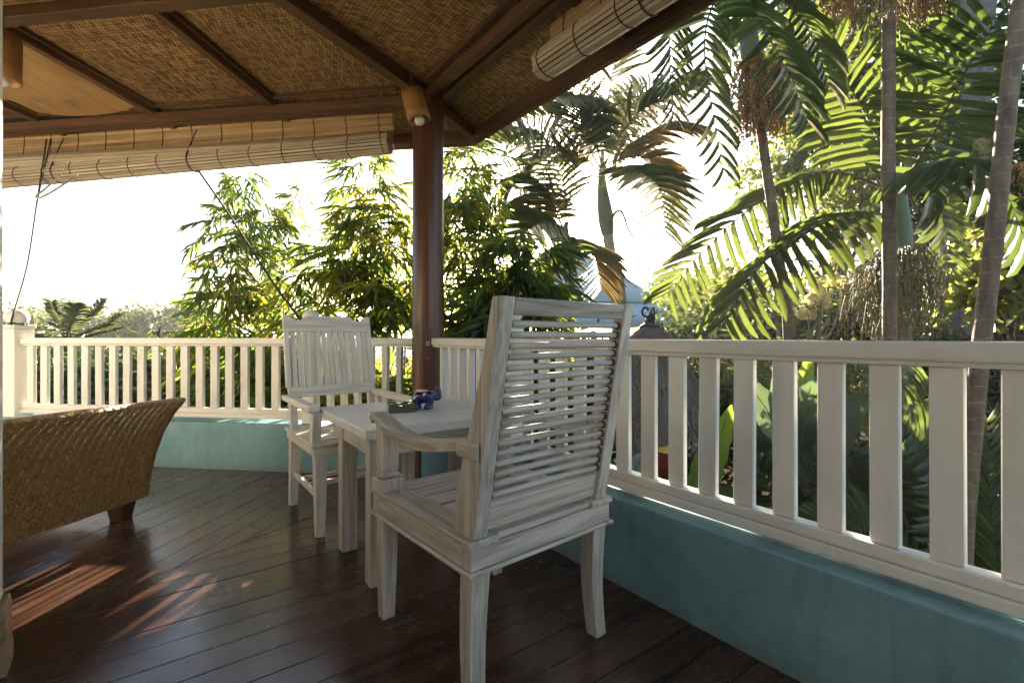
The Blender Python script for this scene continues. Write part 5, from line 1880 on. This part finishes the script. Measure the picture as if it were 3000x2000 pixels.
def frangipani(base, heads, plain_tips, label, seed):
    rnd = random.Random(seed)
    root = empty('frangipani_tree', base, 0, label, 'tree', 'flowering frangipani trees')
    mb = MB()
    b = Vector(base)
    c = Vector(np.mean([np.array(h) for h in heads + plain_tips], axis=0))
    fork = b.lerp(c, 0.45)
    limb(mb, b, fork, 0.07, 0.05, 0.04, rnd)
    subs = [fork.lerp(c, 0.5) + Vector((rnd.uniform(-.5, .5), rnd.uniform(-.4, .4), 0)) for _ in range(5)]
    for s in subs:
        limb(mb, fork, s, 0.045, 0.028, 0.05, rnd)
    for h in heads + plain_tips:
        s = min(subs, key=lambda q: (q - Vector(h)).length)
        limb(mb, s, h, 0.022, 0.014, 0.08, rnd, 6)
    mb.build('trunk', M['palmtrunk_grey'], root, None)
    for i, h in enumerate(heads + plain_tips):
        Mx = Matrix.Translation(Vector(h)) @ Matrix.Rotation(rnd.uniform(0, 6), 4, 'Z') @ Matrix.Rotation(rnd.uniform(-.3, .3), 4, 'X') @ Matrix.Scale(rnd.uniform(0.8, 1.15), 4)
        link('leaf_rosette', RO_[rnd.randrange(3)], root, Mx)
        if i < len(heads):
            M2 = Matrix.Translation(Vector(h) + Vector((0, -0.16, 0.09))) @ Matrix.Rotation(rnd.uniform(0, 6), 4, 'Z') @ Matrix.Scale(rnd.uniform(1.2, 1.6), 4)
            link('flower_head', FH[rnd.randrange(3)], root, M2)


Yf1 = 7.4
hd = [(1852, 706), (1886, 705), (1858, 735), (1825, 735), (1620, 690), (1622, 776), (1655, 660), (1868, 680), (1900, 660)]
tp = [(1780, 640), (1700, 720), (1745, 760), (1690, 770), (1840, 640), (1930, 700), (1770, 700), (1800, 745), (1905, 745), (1720, 690), (1660, 720), (1870, 770)]
frangipani(ground_at(1790, Yf1), [at(x, y, Yf1 + RN.uniform(-.5, .5)) for x, y in hd], [at(x, y, Yf1 + RN.uniform(-.5, .5)) for x, y in tp],
           'frangipani tree with round yellow flower heads above the near railing', 91)
Yf2 = 8.6
hd = [(1930, 580), (2005, 575), (1905, 610), (1990, 660), (1690, 640), (1640, 645), (1950, 640)]
tp = [(1900, 640), (1960, 600), (2030, 620), (1980, 630), (2060, 590), (1850, 600), (1930, 660), (2020, 680), (1725, 640), (1670, 670)]
frangipani(ground_at(1900, Yf2), [at(x, y, Yf2 + RN.uniform(-.5, .5)) for x, y in hd], [at(x, y, Yf2 + RN.uniform(-.5, .5)) for x, y in tp],
           'taller frangipani behind with bare forked branches showing against the pale sky gap', 92)

# ---------------- shrubs behind the near railing
lumps = [lump_at(1600, 690, 10.5, 90, 60), lump_at(1680, 660, 11, 90, 55), lump_at(1600, 765, 10.5, 50, 30), lump_at(1720, 730, 10, 110, 50)]
leafy('shrub', ground_at(1640, 10.7), lumps, 5200, 0.13, 0.08, M['lf_tree'], 'loose yellow green shrub beside the blue metal roof', 'shrub', 'shrubs in the garden', 101, 0.05, stems=3)
lumps = [lump_at(1590, 790, 8.2, 90, 60), lump_at(1720, 800, 8.4, 110, 60), lump_at(1860, 780, 8.8, 110, 60), lump_at(1960, 730, 9, 100, 60)]
leafy('shrub', ground_at(1760, 8.5), lumps, 5200, 0.14, 0.085, M['lf_dark'], 'dense dark shrub under the frangipani flowers', 'shrub', 'shrubs in the garden', 102, 0.05, stems=3)
lumps = [lump_at(1950, 880, 6.2, 70, 70), lump_at(1870, 850, 6.6, 80, 60), lump_at(2010, 980, 5.6, 60, 70), lump_at(1760, 850, 6.8, 70, 50)]
leafy('shrub', ground_at(1930, 6.2), lumps, 2600, 0.10, 0.07, M['lf_bright'], 'small leaved sunlit shrub seen between the near balusters', 'shrub', 'shrubs in the garden', 103, 0.04, stems=3)
lumps = [lump_at(1660, 880, 6.3, 60, 60), lump_at(1600, 900, 6.6, 60, 60), lump_at(1540, 930, 6.4, 60, 60), lump_at(1700, 930, 6.0, 50, 60)]
leafy('shrub', ground_at(1640, 6.3), lumps, 2600, 0.13, 0.08, M['lf_tree'], 'leafy shrub just behind the thatched parasol between the near balusters', 'shrub', 'shrubs in the garden', 106, 0.04, stems=3)
lumps = [lump_at(2120, 860, 7.4, 110, 90), lump_at(2290, 860, 7, 110, 90), lump_at(2060, 790, 8, 90, 70), lump_at(2230, 980, 6.4, 120, 90)]
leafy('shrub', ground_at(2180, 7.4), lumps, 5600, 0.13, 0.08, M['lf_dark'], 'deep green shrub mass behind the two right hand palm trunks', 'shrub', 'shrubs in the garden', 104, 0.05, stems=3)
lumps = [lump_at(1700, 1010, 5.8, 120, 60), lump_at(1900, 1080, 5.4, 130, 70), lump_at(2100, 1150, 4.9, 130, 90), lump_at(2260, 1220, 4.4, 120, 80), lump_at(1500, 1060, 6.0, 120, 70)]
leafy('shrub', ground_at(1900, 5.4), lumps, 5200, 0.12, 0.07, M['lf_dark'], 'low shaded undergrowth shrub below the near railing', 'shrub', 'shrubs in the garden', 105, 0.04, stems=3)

# ---------------- far pale trees
farspec = [
    (60, 730, 26, 60, 26), (150, 722, 30, 40, 30), (230, 745, 40, 50, 20), (318, 728, 30, 34, 24), (300, 750, 34, 40, 18), (365, 745, 36, 40, 22),
    (430, 716, 30, 56, 30), (415, 748, 38, 50, 20), (470, 742, 44, 50, 24), (1620, 668, 30, 60, 50), (1530, 655, 34, 40, 45), (1700, 640, 36, 70, 50), (1850, 650, 40, 90, 60), (2020, 660, 40, 90, 60),
]
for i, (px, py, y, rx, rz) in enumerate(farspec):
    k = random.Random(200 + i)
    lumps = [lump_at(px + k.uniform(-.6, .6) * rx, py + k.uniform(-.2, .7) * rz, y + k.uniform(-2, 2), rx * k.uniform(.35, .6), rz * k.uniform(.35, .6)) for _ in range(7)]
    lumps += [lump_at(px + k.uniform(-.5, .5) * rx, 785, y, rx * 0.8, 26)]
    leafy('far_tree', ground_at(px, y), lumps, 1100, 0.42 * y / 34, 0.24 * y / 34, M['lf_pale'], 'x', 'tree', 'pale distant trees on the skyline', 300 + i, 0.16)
FARLAB = [
    'pale distant tree beside the ball topped corner post', 'pale distant round tree behind the spiky palm', 'low pale distant tree between the spiky palm and the taller skyline trees',
    'pale distant tree with a darker uneven top on the skyline', 'small pale distant bush below the darker skyline tree', 'pale distant tree in the gap left of the airy crown',
    'tallest pale distant tree with an airy spreading crown', 'pale distant bushes under the airy spreading crown', 'pale distant tree touching the green bamboo clump',
    'pale distant tree above the loose shrub by the blue roof', 'pale distant tree at the end of the blue roof', 'pale distant tree behind the lowest hanging palm frond',
    'pale distant tree behind the taller frangipani', 'pale distant tree behind the straight palm trunk']
for o, l in zip([o for o in COL.objects if o.get('group') == 'pale distant trees on the skyline'], FARLAB):
    o['label'] = l

# ---------------- spiky cycad like palm and garden behind the far railing
Yc = 7.2
cy = empty('cycad', ground_at(150, Yc), 0, 'spiky cycad palm with stiff grey fronds behind the far railing', 'palm')
MB().tube([ground_at(150, Yc), at(150, 790, Yc)], [0.16, 0.12], 10).build('trunk', M['bark'], cy, None)
for pp in ([(150, 785, 0), (190, 740, 0), (215, 715, 0), (236, 688, 0)], [(150, 785, 0), (205, 760, 0), (245, 745, 0), (275, 722, 0)], [(150, 785, 0), (200, 772, 0.3), (245, 762, 0.4), (285, 752, 0.5)],
           [(150, 785, 0), (140, 740, 0), (125, 715, 0), (118, 695, 0)], [(150, 785, 0), (110, 760, 0), (85, 752, 0), (60, 765, 0)], [(150, 785, 0), (165, 735, -.3), (172, 710, -.4), (172, 698, -.5)],
           [(150, 785, 0), (100, 770, -.5), (70, 778, -.8), (50, 800, -1)], [(150, 785, 0), (210, 785, -.5), (260, 790, -.8), (300, 815, -1)]):
    frond(cy, [at(x, y, Yc + dy) for x, y, dy in pp], 34, 0.20, 0.02, M['lf_pale'], 'thin', droop=0.2, separate=False, r0=0.02, fwd=(0.7, 1.2), vee=0.35, start=0.1)
gl = [
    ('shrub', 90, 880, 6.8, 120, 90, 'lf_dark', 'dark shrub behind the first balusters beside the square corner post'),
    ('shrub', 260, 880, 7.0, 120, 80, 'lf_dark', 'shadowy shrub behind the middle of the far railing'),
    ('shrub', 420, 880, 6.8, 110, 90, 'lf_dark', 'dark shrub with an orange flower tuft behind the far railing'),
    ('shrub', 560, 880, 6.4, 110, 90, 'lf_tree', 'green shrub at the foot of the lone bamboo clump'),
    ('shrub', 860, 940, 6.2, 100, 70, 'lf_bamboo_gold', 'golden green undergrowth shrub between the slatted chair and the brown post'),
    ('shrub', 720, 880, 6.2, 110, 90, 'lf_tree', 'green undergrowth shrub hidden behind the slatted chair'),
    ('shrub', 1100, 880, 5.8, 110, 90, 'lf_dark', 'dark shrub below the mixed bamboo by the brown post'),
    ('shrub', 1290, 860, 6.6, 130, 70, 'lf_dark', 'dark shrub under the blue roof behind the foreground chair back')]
for i, (nm, px, py, y, rx, rz, mk, lb) in enumerate(gl):
    k = random.Random(400 + i)
    lumps = [lump_at(px + k.uniform(-.7, .7) * rx, py + k.uniform(-.6, .8) * rz, y + k.uniform(-.5, .5), rx * k.uniform(.35, .6), rz * k.uniform(.35, .6)) for _ in range(8)]
    leafy(nm, ground_at(px, y), lumps, 3000, 0.20, 0.055, M[mk], lb, 'shrub', 'shrubs in the garden', 410 + i, 0.04, stems=4)
# long dry and green strap leaves lying across behind the far railing
dl = empty('strap_plant', ground_at(200, 6.0), 0, 'plant with long arching strap leaves and dry tips behind the far railing', 'plant')
kd = random.Random(77)
gst = leaf_geo(STRAP, 0.3, 0.25)
stm = MB()
for i in range(46):
    px = kd.uniform(70, 450)
    p0 = at(px, kd.uniform(850, 1050), 5.7 + kd.uniform(-.4, .5))
    az = kd.uniform(-0.6, 0.6) + (PI if kd.random() < 0.4 else 0)
    L = kd.uniform(0.35, 0.7)
    ls = LeafSet()
    ls.add(gst, np.zeros(3), np.array([math.cos(az), math.sin(az) * 0.4 - 0.2, 0.35]), np.array([0, -0.3, 1]), L, 0.06)
    link('strap_leaf', ls.mesh('strap_leaf', M['lf_dry' if i % 4 == 0 else ('lf_bright' if i % 5 == 1 else 'lf_dark')]), dl, Matrix.Translation(p0))
    base = Vector((at(260, 0, 6).x + kd.uniform(-1.2, 1.2), 6.0 + kd.uniform(-.2, .3), GROUND))
    stm.tube(catmull([base, base.lerp(p0, 0.6) + Vector((0, 0, 0.2)), p0], 6), 0.01, 4, False)
stm.build('stems', M['stem'], dl, None)
# orange flower
fo_ = empty('orange_flower', at(445, 812, 5.9), 0, 'small orange flower tuft seen between the far balusters', 'flower')
link('petals', flower_head_mesh(M['fl_orange'], 9, 0.06, 99), fo_, WM[fo_.name])
MB().tube([at(445, 812, 5.9), ground_at(440, 6.0)], 0.012, 5).build('stem', M['stem'], fo_, None)

# ---------------- house with the pale blue metal roof
Yh = 13.0
hx, hy = at(1335, 0, Yh).x, Yh + 2.2
hs = empty('house', (hx, hy, GROUND), R(9), 'house with a two tiered pale blue corrugated metal roof behind the palms', 'house')
MB().box((0, 0, 1.75), (4.0, 4.0, 3.5)).build('wall', M['housewall'], hs, WM[hs.name])


def corr_face(name, a0, a1, b0, b1, parent, n=60, amp=0.022):
    """A corrugated sheet between the lower edge a0-a1 and the upper edge b0-b1 (local points)."""
    a0, a1, b0, b1 = map(Vector, (a0, a1, b0, b1))
    nrm = (a1 - a0).cross(b0 - a0).normalized()
    V, F = [], []
    rowsn = 3
    for j in range(rowsn + 1):
        for i in range(n + 1):
            p = a0.lerp(a1, i / n)
            # ribs run up the slope: clip each rib at the hip lines
            q = b0.lerp(b1, i / n)
            x = p.lerp(q, j / rowsn)
            V.append(x + nrm * amp * (1 if i % 2 else -1))
    for j in range(rowsn):
        for i in range(n):
            F.append((j * (n + 1) + i, j * (n + 1) + i + 1, (j + 1) * (n + 1) + i + 1, (j + 1) * (n + 1) + i))
    me = mesh_np(name, [tuple(v) for v in V], F, M['blueroof'])
    o = link(name, me, parent, WM[hs.name])
    sd = o.modifiers.new('solid', 'SOLIDIFY')
    sd.thickness = 0.02
    return o


zt, ze = 6.35, 4.62
zt2, ze2 = 4.85, 3.98
for tier, (z0, h0, z1, h1) in enumerate(((ze, 2.05, zt, 0.12), (ze2, 3.05, zt2, 1.55))):
    for q in range(4):
        a = [Vector((-h0, -h0, z0)), Vector((h0, -h0, z0)), Vector((h0, h0, z0)), Vector((-h0, h0, z0))]
        b = [Vector((-h1, -h1, z1)), Vector((h1, -h1, z1)), Vector((h1, h1, z1)), Vector((-h1, h1, z1))]
        corr_face('roof_sheet', a[q], a[(q + 1) % 4], b[q], b[(q + 1) % 4], hs, 44 if tier else 36)
    for q in range(4):
        sx, sy = (-1, 1, 1, -1)[q], (-1, -1, 1, 1)[q]
        MB().tube([(sx * h0, sy * h0, z0 + 0.03), (sx * h1, sy * h1, z1 + 0.03)], 0.05, 6).build('ridge_cap', M['blueroof'], hs, WM[hs.name])
MB().box((0, 0, 4.72), (3.1, 3.1, 0.35)).build('eave_band', M['brownwood'], hs, WM[hs.name])
for sx in (-1.1, 0.4):
    f = MB().box((sx, -2.02, 2.1), (0.9, 0.06, 1.2)).build('window', M['darkwood'], hs, WM[hs.name])
    MB().box((sx, -2.045, 2.1), (0.74, 0.03, 1.04)).build('pane', M['ash'], f, WM[hs.name])

# dark tiled roof far behind the far railing
ho = empty('house', ground_at(330, 16), R(-6), 'low house with a dark tiled roof just showing behind the far balusters', 'house')
MB().box((0, 0, 1.0), (4.4, 3.0, 2.0)).build('wall', M['housewall'], ho, WM[ho.name])
MB().prism([(-2.0, 1.95), (2.0, 1.95), (0.0, 3.15)], -2.7, 2.7, 'x').build('roof', M['darktile'], ho, WM[ho.name])

# ---------------- thatched parasol with an iron ring finial
Yt = 4.9
tx = at(1492, 0, Yt).x
tp_ = empty('thatched_parasol', (tx, Yt, GROUND), 0, 'grey thatched parasol with a dark ring finial just beyond the near railing', 'parasol')
zap = at(0, 752, Yt).z - GROUND
zbo = at(0, 985, Yt).z - GROUND
prof = [(0.09, zap), (0.17, zap - 0.06), (0.28, zap - 0.22), (0.42, zap - 0.48), (0.56, zap - 0.76), (0.66, zbo), (0.60, zbo - 0.01), (0.36, zap - 0.55), (0.1, zap - 0.15)]
MB().lathe(prof, 40).build('thatch_cone', M['thatch'], tp_, WM[tp_.name])
rs_ = np.random.RandomState(5)
V, F = [], []
kt = random.Random(6)
for i in range(5200):
    t = kt.random() ** 0.7
    az = kt.uniform(0, 2 * PI)
    q = t * 5
    j = min(int(q), 4)
    r = prof[j][0] + (prof[j + 1][0] - prof[j][0]) * (q - j)
    z = prof[j][1] + (prof[j + 1][1] - prof[j][1]) * (q - j)
    dr, dz = prof[j + 1][0] - prof[j][0], prof[j + 1][1] - prof[j][1]
    l = math.hypot(dr, dz)
    dr, dz = dr / l, dz / l
    Ls = kt.uniform(0.10, 0.24)
    da = kt.uniform(-0.22, 0.22)
    p0 = Vector((r * math.cos(az), r * math.sin(az), z)) + Vector((math.cos(az), math.sin(az), 0.3)) * 0.006
    r2, z2 = r + dr * Ls + kt.uniform(0.0, 0.035), z + dz * Ls
    p1 = Vector((r2 * math.cos(az + da), r2 * math.sin(az + da), z2))
    sd_ = Vector((-math.sin(az), math.cos(az), 0)) * kt.uniform(0.003, 0.006)
    b = len(V)
    V += [p0 - sd_, p0 + sd_, p1 + sd_ * 0.4, p1 - sd_ * 0.4]
    F.append((b, b + 1, b + 2, b + 3))
st_ = link('straw', mesh_np('straw', [tuple(v) for v in V], F, M['thatch_pale']), tp_, WM[tp_.name])
st_["kind"] = "stuff"
MB().lathe([(0.001, zap + 0.05), (0.06, zap + 0.045), (0.105, zap + 0.01), (0.10, zap - 0.03), (0.07, zap - 0.05)], 20).build('cap', M['finial'], tp_, WM[tp_.name])
fn = MB()
fn.tube(catmull([(0.03, 0, zap + 0.04), (0.05, 0, zap + 0.10), (0.02, 0, zap + 0.14), (0.0, 0, zap + 0.12), (-0.03, 0, zap + 0.11), (-0.065, 0, zap + 0.13), (-0.075, 0, zap + 0.17), (-0.05, 0, zap + 0.205), (-0.02, 0, zap + 0.19), (-0.012, 0, zap + 0.165)], 28), 0.012, 8)
fn.tube(catmull([(-0.03, 0.01, zap + 0.04), (-0.01, 0.01, zap + 0.10), (0.02, 0.01, zap + 0.16), (0.045, 0.01, zap + 0.20), (0.052, 0.01, zap + 0.15), (0.04, 0.01, zap + 0.09)], 20), 0.011, 8)
for i in range(8):
    fn.tube([(0.05 * math.cos(i * 0.785), 0.05 * math.sin(i * 0.785), zap + 0.03), (0.02 * math.cos(i * 0.785), 0.02 * math.sin(i * 0.785), zap + 0.12)], 0.011, 6)
fn.build('ring_finial', M['finial'], tp_, WM[tp_.name])
MB().tube([(0, 0, 0), (0, 0, zap)], 0.045, 10).build('pole', M['darkwood'], tp_, WM[tp_.name])

# ---------------- big leaved plants between the balusters
def big_leaf(root, pts, W_, mat, name='leaf', tilt=(0, -1, 0.4), tears=0):
    path = catmull(pts, 16)
    up = Vector(tilt).normalized()
    V, F = [], []
    n = 8
    for i, p in enumerate(path):
        t = i / 16
        w = W_ * (math.sin(PI * min(1.0, (0.10 + 0.9 * t)) ** 0.85) ** 0.7 if t < 1 else 0.0)
        w = max(w, 0.004)
        tan = (path[min(i + 1, 16)] - path[max(i - 1, 0)]).normalized()
        side = tan.cross(up).normalized()
        nn = side.cross(tan)
        for k in range(n + 1):
            a = -1 + 2 * k / n
            V.append(p + side * a * w + nn * (0.22 * w * abs(a) ** 1.3 + 0.012 * math.sin(i * 2.3 + k * 1.7)) - nn * 0.25 * w * abs(a) ** 3)
    for i in range(16):
        for k in range(n):
            F.append((i * (n + 1) + k, i * (n + 1) + k + 1, (i + 1) * (n + 1) + k + 1, (i + 1) * (n + 1) + k))
    o = link(name, mesh_np(name, [tuple(v) for v in V], F, mat, True), root, Matrix.Identity(4))
    rib = MB().tube(path, [0.010 * (1 - 0.7 * i / 16) for i in range(17)], 5)
    rib.build('midrib', M['stem'], o, None)
    return o


bn = empty('banana_plant', ground_at(1590, 3.9), 0, 'banana plant with one tall bright green leaf between the near balusters', 'banana plant')
MB().tube(catmull([ground_at(1590, 3.9), at(1592, 1300, 3.9), at(1600, 1180, 3.9)], 8), [0.09, 0.085, 0.08, 0.07, 0.06, 0.05, 0.04, 0.03, 0.02], 10).build('stem', M['stem'], bn, None)
big_leaf(bn, [at(1600, 1180, 3.9), at(1618, 1100, 3.85), at(1650, 1010, 3.8), at(1682, 930, 3.75)], 0.165, M['lf_banana'], tilt=(0.35, -1, 0.1))
big_leaf(bn, [at(1600, 1180, 3.9), at(1560, 1160, 4.0), at(1520, 1180, 4.1), at(1490, 1240, 4.15)], 0.15, M['lf_banana'], tilt=(0.0, -0.6, 1))
big_leaf(bn, [at(1600, 1180, 3.9), at(1650, 1140, 4.2), at(1710, 1150, 4.3), at(1750, 1220, 4.35)], 0.13, M['lf_banana'], tilt=(0.0, -0.6, 1))
bg = empty('broad_leaf_plant', ground_at(1840, 4.8), 0, 'plant with huge dull grey green leaves in shade behind the near balusters', 'plant')
for i, (a, b, c, w, mk) in enumerate((
        ((1800, 1060), (1760, 940), (1710, 870), 0.26, 'lf_big'), ((1810, 1060), (1800, 930), (1780, 850), 0.30, 'lf_big'), ((1830, 1060), (1860, 940), (1900, 860), 0.30, 'lf_big'),
        ((1840, 1060), (1920, 960), (1995, 905), 0.28, 'lf_big'), ((1820, 1060), (1850, 1000), (1890, 960), 0.24, 'lf_big'), ((1800, 1080), (1720, 990), (1660, 960), 0.22, 'lf_big'),
        ((1840, 1090), (1950, 1040), (2020, 1040), 0.20, 'lf_big'), ((1820, 1040), (1845, 900), (1860, 800), 0.18, 'lf_banana'), ((1800, 1040), (1740, 900), (1700, 815), 0.14, 'lf_banana'))):
    yy = 4.8 + 0.12 * i - 0.4
    big_leaf(bg, [at(*a, 4.8), at((a[0] + b[0]) / 2, (a[1] + b[1]) / 2 - 10, (yy + 4.8) / 2), at(*b, yy), at(*c, yy - 0.05)], w, M[mk], tilt=(0.2 * math.sin(i), -0.9, 0.7))
MB().tube(catmull([ground_at(1840, 4.8), at(1830, 1250, 4.8), at(1820, 1050, 4.8)], 6), 0.05, 8).build('stem', M['stem'], bg, None)
wl = empty('variegated_plant', ground_at(1470, 4.2), 0, 'small plant with pale whitish crumpled leaf at the foot of the near railing', 'plant')
big_leaf(wl, [at(1445, 1120, 4.2), at(1455, 1085, 4.2), at(1470, 1060, 4.2), at(1490, 1040, 4.2)], 0.10, M['lf_white'], tilt=(0.2, -1, 0.4))
big_leaf(wl, [at(1445, 1120, 4.2), at(1440, 1080, 4.3), at(1448, 1050, 4.3), at(1452, 1030, 4.3)], 0.07, M['lf_white'], tilt=(-0.2, -1, 0.4))
MB().tube([ground_at(1445, 4.2), at(1445, 1120, 4.2)], 0.02, 6).build('stem', M['stem'], wl, None)

# ---------------- low palms in the garden
lp = palm_root(2140, 3.9, 'low young palm with broad yellow green fronds between the last balusters')
for pp, mk in (([(2130, 1330, 0), (2110, 1150, 0), (2100, 1000, .1), (2130, 880, .2)], 'lf_palm'), ([(2130, 1330, 0), (2150, 1180, -.2), (2140, 1060, -.3), (2060, 960, -.4)], 'lf_palm'),
               ([(2130, 1330, 0), (2050, 1200, .1), (1980, 1130, .2), (1900, 1110, .3)], 'lf_palm'), ([(2130, 1330, 0), (2060, 1250, -.2), (1960, 1210, -.3), (1860, 1230, -.4)], 'lf_palm'),
               ([(2130, 1330, 0), (2180, 1200, .1), (2200, 1080, .2), (2190, 970, .3)], 'lf_palm')):
    frond(lp, [at(x, y, 3.9 + dy) for x, y, dy in pp], 26, 0.36, 0.055, M[mk], 'broad', up=(0.1, -0.9, 0.5), droop=0.15, fwd=(0.5, 0.9), r0=0.012)
MB().tube([ground_at(2130, 3.9), at(2130, 1330, 3.9)], 0.05, 8).build('trunk', M['palmtrunk'], lp, None)
lp = palm_root(2330, 3.75, 'low palm whose upright frond shows pale edged leaflets beside the nearest trunk')
for pp, mk in (([(2290, 1500, 0), (2285, 1340, 0), (2268, 1180, .05), (2262, 960, .1)], 'lf_palm'), ([(2290, 1500, 0), (2330, 1330, .1), (2350, 1200, .2), (2380, 1080, .3)], 'lf_palm'),
               ([(2290, 1500, 0), (2240, 1380, .3), (2210, 1300, .5), (2160, 1260, .7)], 'lf_palm_dark')):
    frond(lp, [at(x, y, 3.75 + dy) for x, y, dy in pp], 30, 0.36, 0.040, M[mk], 'broad', up=(0.25, -1.0, 0.2), droop=-0.25, fwd=(0.6, 0.9), r0=0.012)
MB().tube([ground_at(2295, 3.75), at(2290, 1500, 3.75)], 0.04, 8).build('trunk', M['palmtrunk'], lp, None)
lp = palm_root(1790, 4.2, 'low dark palm tuft at the foot of the wide balusters under the big leaves')
for pp, mk in (([(1790, 1320, 0), (1780, 1200, 0), (1760, 1110, 0), (1735, 1070, .1)], 'lf_palm'), ([(1790, 1320, 0), (1830, 1200, .1), (1850, 1120, .1), (1890, 1080, .2)], 'lf_palm'),
               ([(1790, 1320, 0), (1740, 1220, .1), (1700, 1190, .2), (1640, 1190, .3)], 'lf_palm_dark'), ([(1790, 1320, 0), (1850, 1240, .1), (1920, 1210, .2), (1990, 1220, .3)], 'lf_palm')):
    frond(lp, [at(x, y, 4.2 + dy) for x, y, dy in pp], 22, 0.30, 0.045, M[mk], 'broad', up=(0.1, -0.9, 0.5), droop=0.15, fwd=(0.5, 0.9), r0=0.01)
MB().tube([ground_at(1790, 4.2), at(1790, 1320, 4.2)], 0.04, 8).build('trunk', M['palmtrunk'], lp, None)

# ---------------- red flower and the red fringed parasol
rf_ = empty('red_flower', at(2078, 1218, 3.9), 0, 'small red flower low between the last balusters', 'flower')
link('petals', flower_head_mesh(M['fl_red'], 7, 0.028, 98, 0.035, 0.03), rf_, WM[rf_.name])
MB().tube([at(2078, 1218, 3.9), ground_at(2085, 3.95)], 0.006, 5).build('stem', M['stem'], rf_, None)
rp = empty('ceremonial_parasol', ground_at(1540, 4.15), 0, 'small red fringed parasol with a yellow top in the garden shade', 'parasol')
zr = at(0, 1034, 4.15).z - GROUND
zr2 = at(0, 1085, 4.15).z - GROUND
MB().lathe([(0.001, zr + 0.035), (0.05, zr + 0.03), (0.10, zr + 0.012), (0.128, zr)], 24).build('top', M['yellowcloth'], rp, WM[rp.name])
MB().lathe([(0.118, zr - 0.002), (0.122, (zr + zr2) / 2), (0.120, zr2), (0.114, zr2), (0.114, zr - 0.004)], 24).build('valance', M['redcloth'], rp, WM[rp.name])
fm_ = MB()
for i in range(40):
    a = 2 * PI * i / 40
    fm_.tube([(0.121 * math.cos(a), 0.121 * math.sin(a), zr2 + 0.03), (0.124 * math.cos(a), 0.124 * math.sin(a), zr2 - 0.025)], 0.005, 4)
fm_.build('fringe', M['redcloth'], rp, WM[rp.name])
MB().tube([(0, 0, 0), (0, 0, zr)], 0.015, 6).build('pole', M['darkwood'], rp, WM[rp.name])

# ------------------------------------------------------------------ air
hz_ = bpy.data.meshes.new('haze')
hb = bmesh.new()
bmesh.ops.create_cube(hb, size=1.0)
for v in hb.verts:
    v.co = Vector((v.co.x * 1400.0, (v.co.y + 0.5) * 1100.0 - 100.0, (v.co.z + 0.5) * 13.6 - 3.6))
hb.to_mesh(hz_)
hb.free()
t_ = NT('pale_air')
pv = t_.n("ShaderNodeVolumePrincipled")
pv.inputs["Color"].default_value = (0.92, 0.95, 1.0, 1)
pv.inputs["Density"].default_value = 0.0011
pv.inputs["Anisotropy"].default_value = 0.5
t_.l(pv.outputs[0], t_.out.inputs[1])
hz_.materials.append(t_.m)
haze = link('haze', hz_)
haze["kind"] = "stuff"
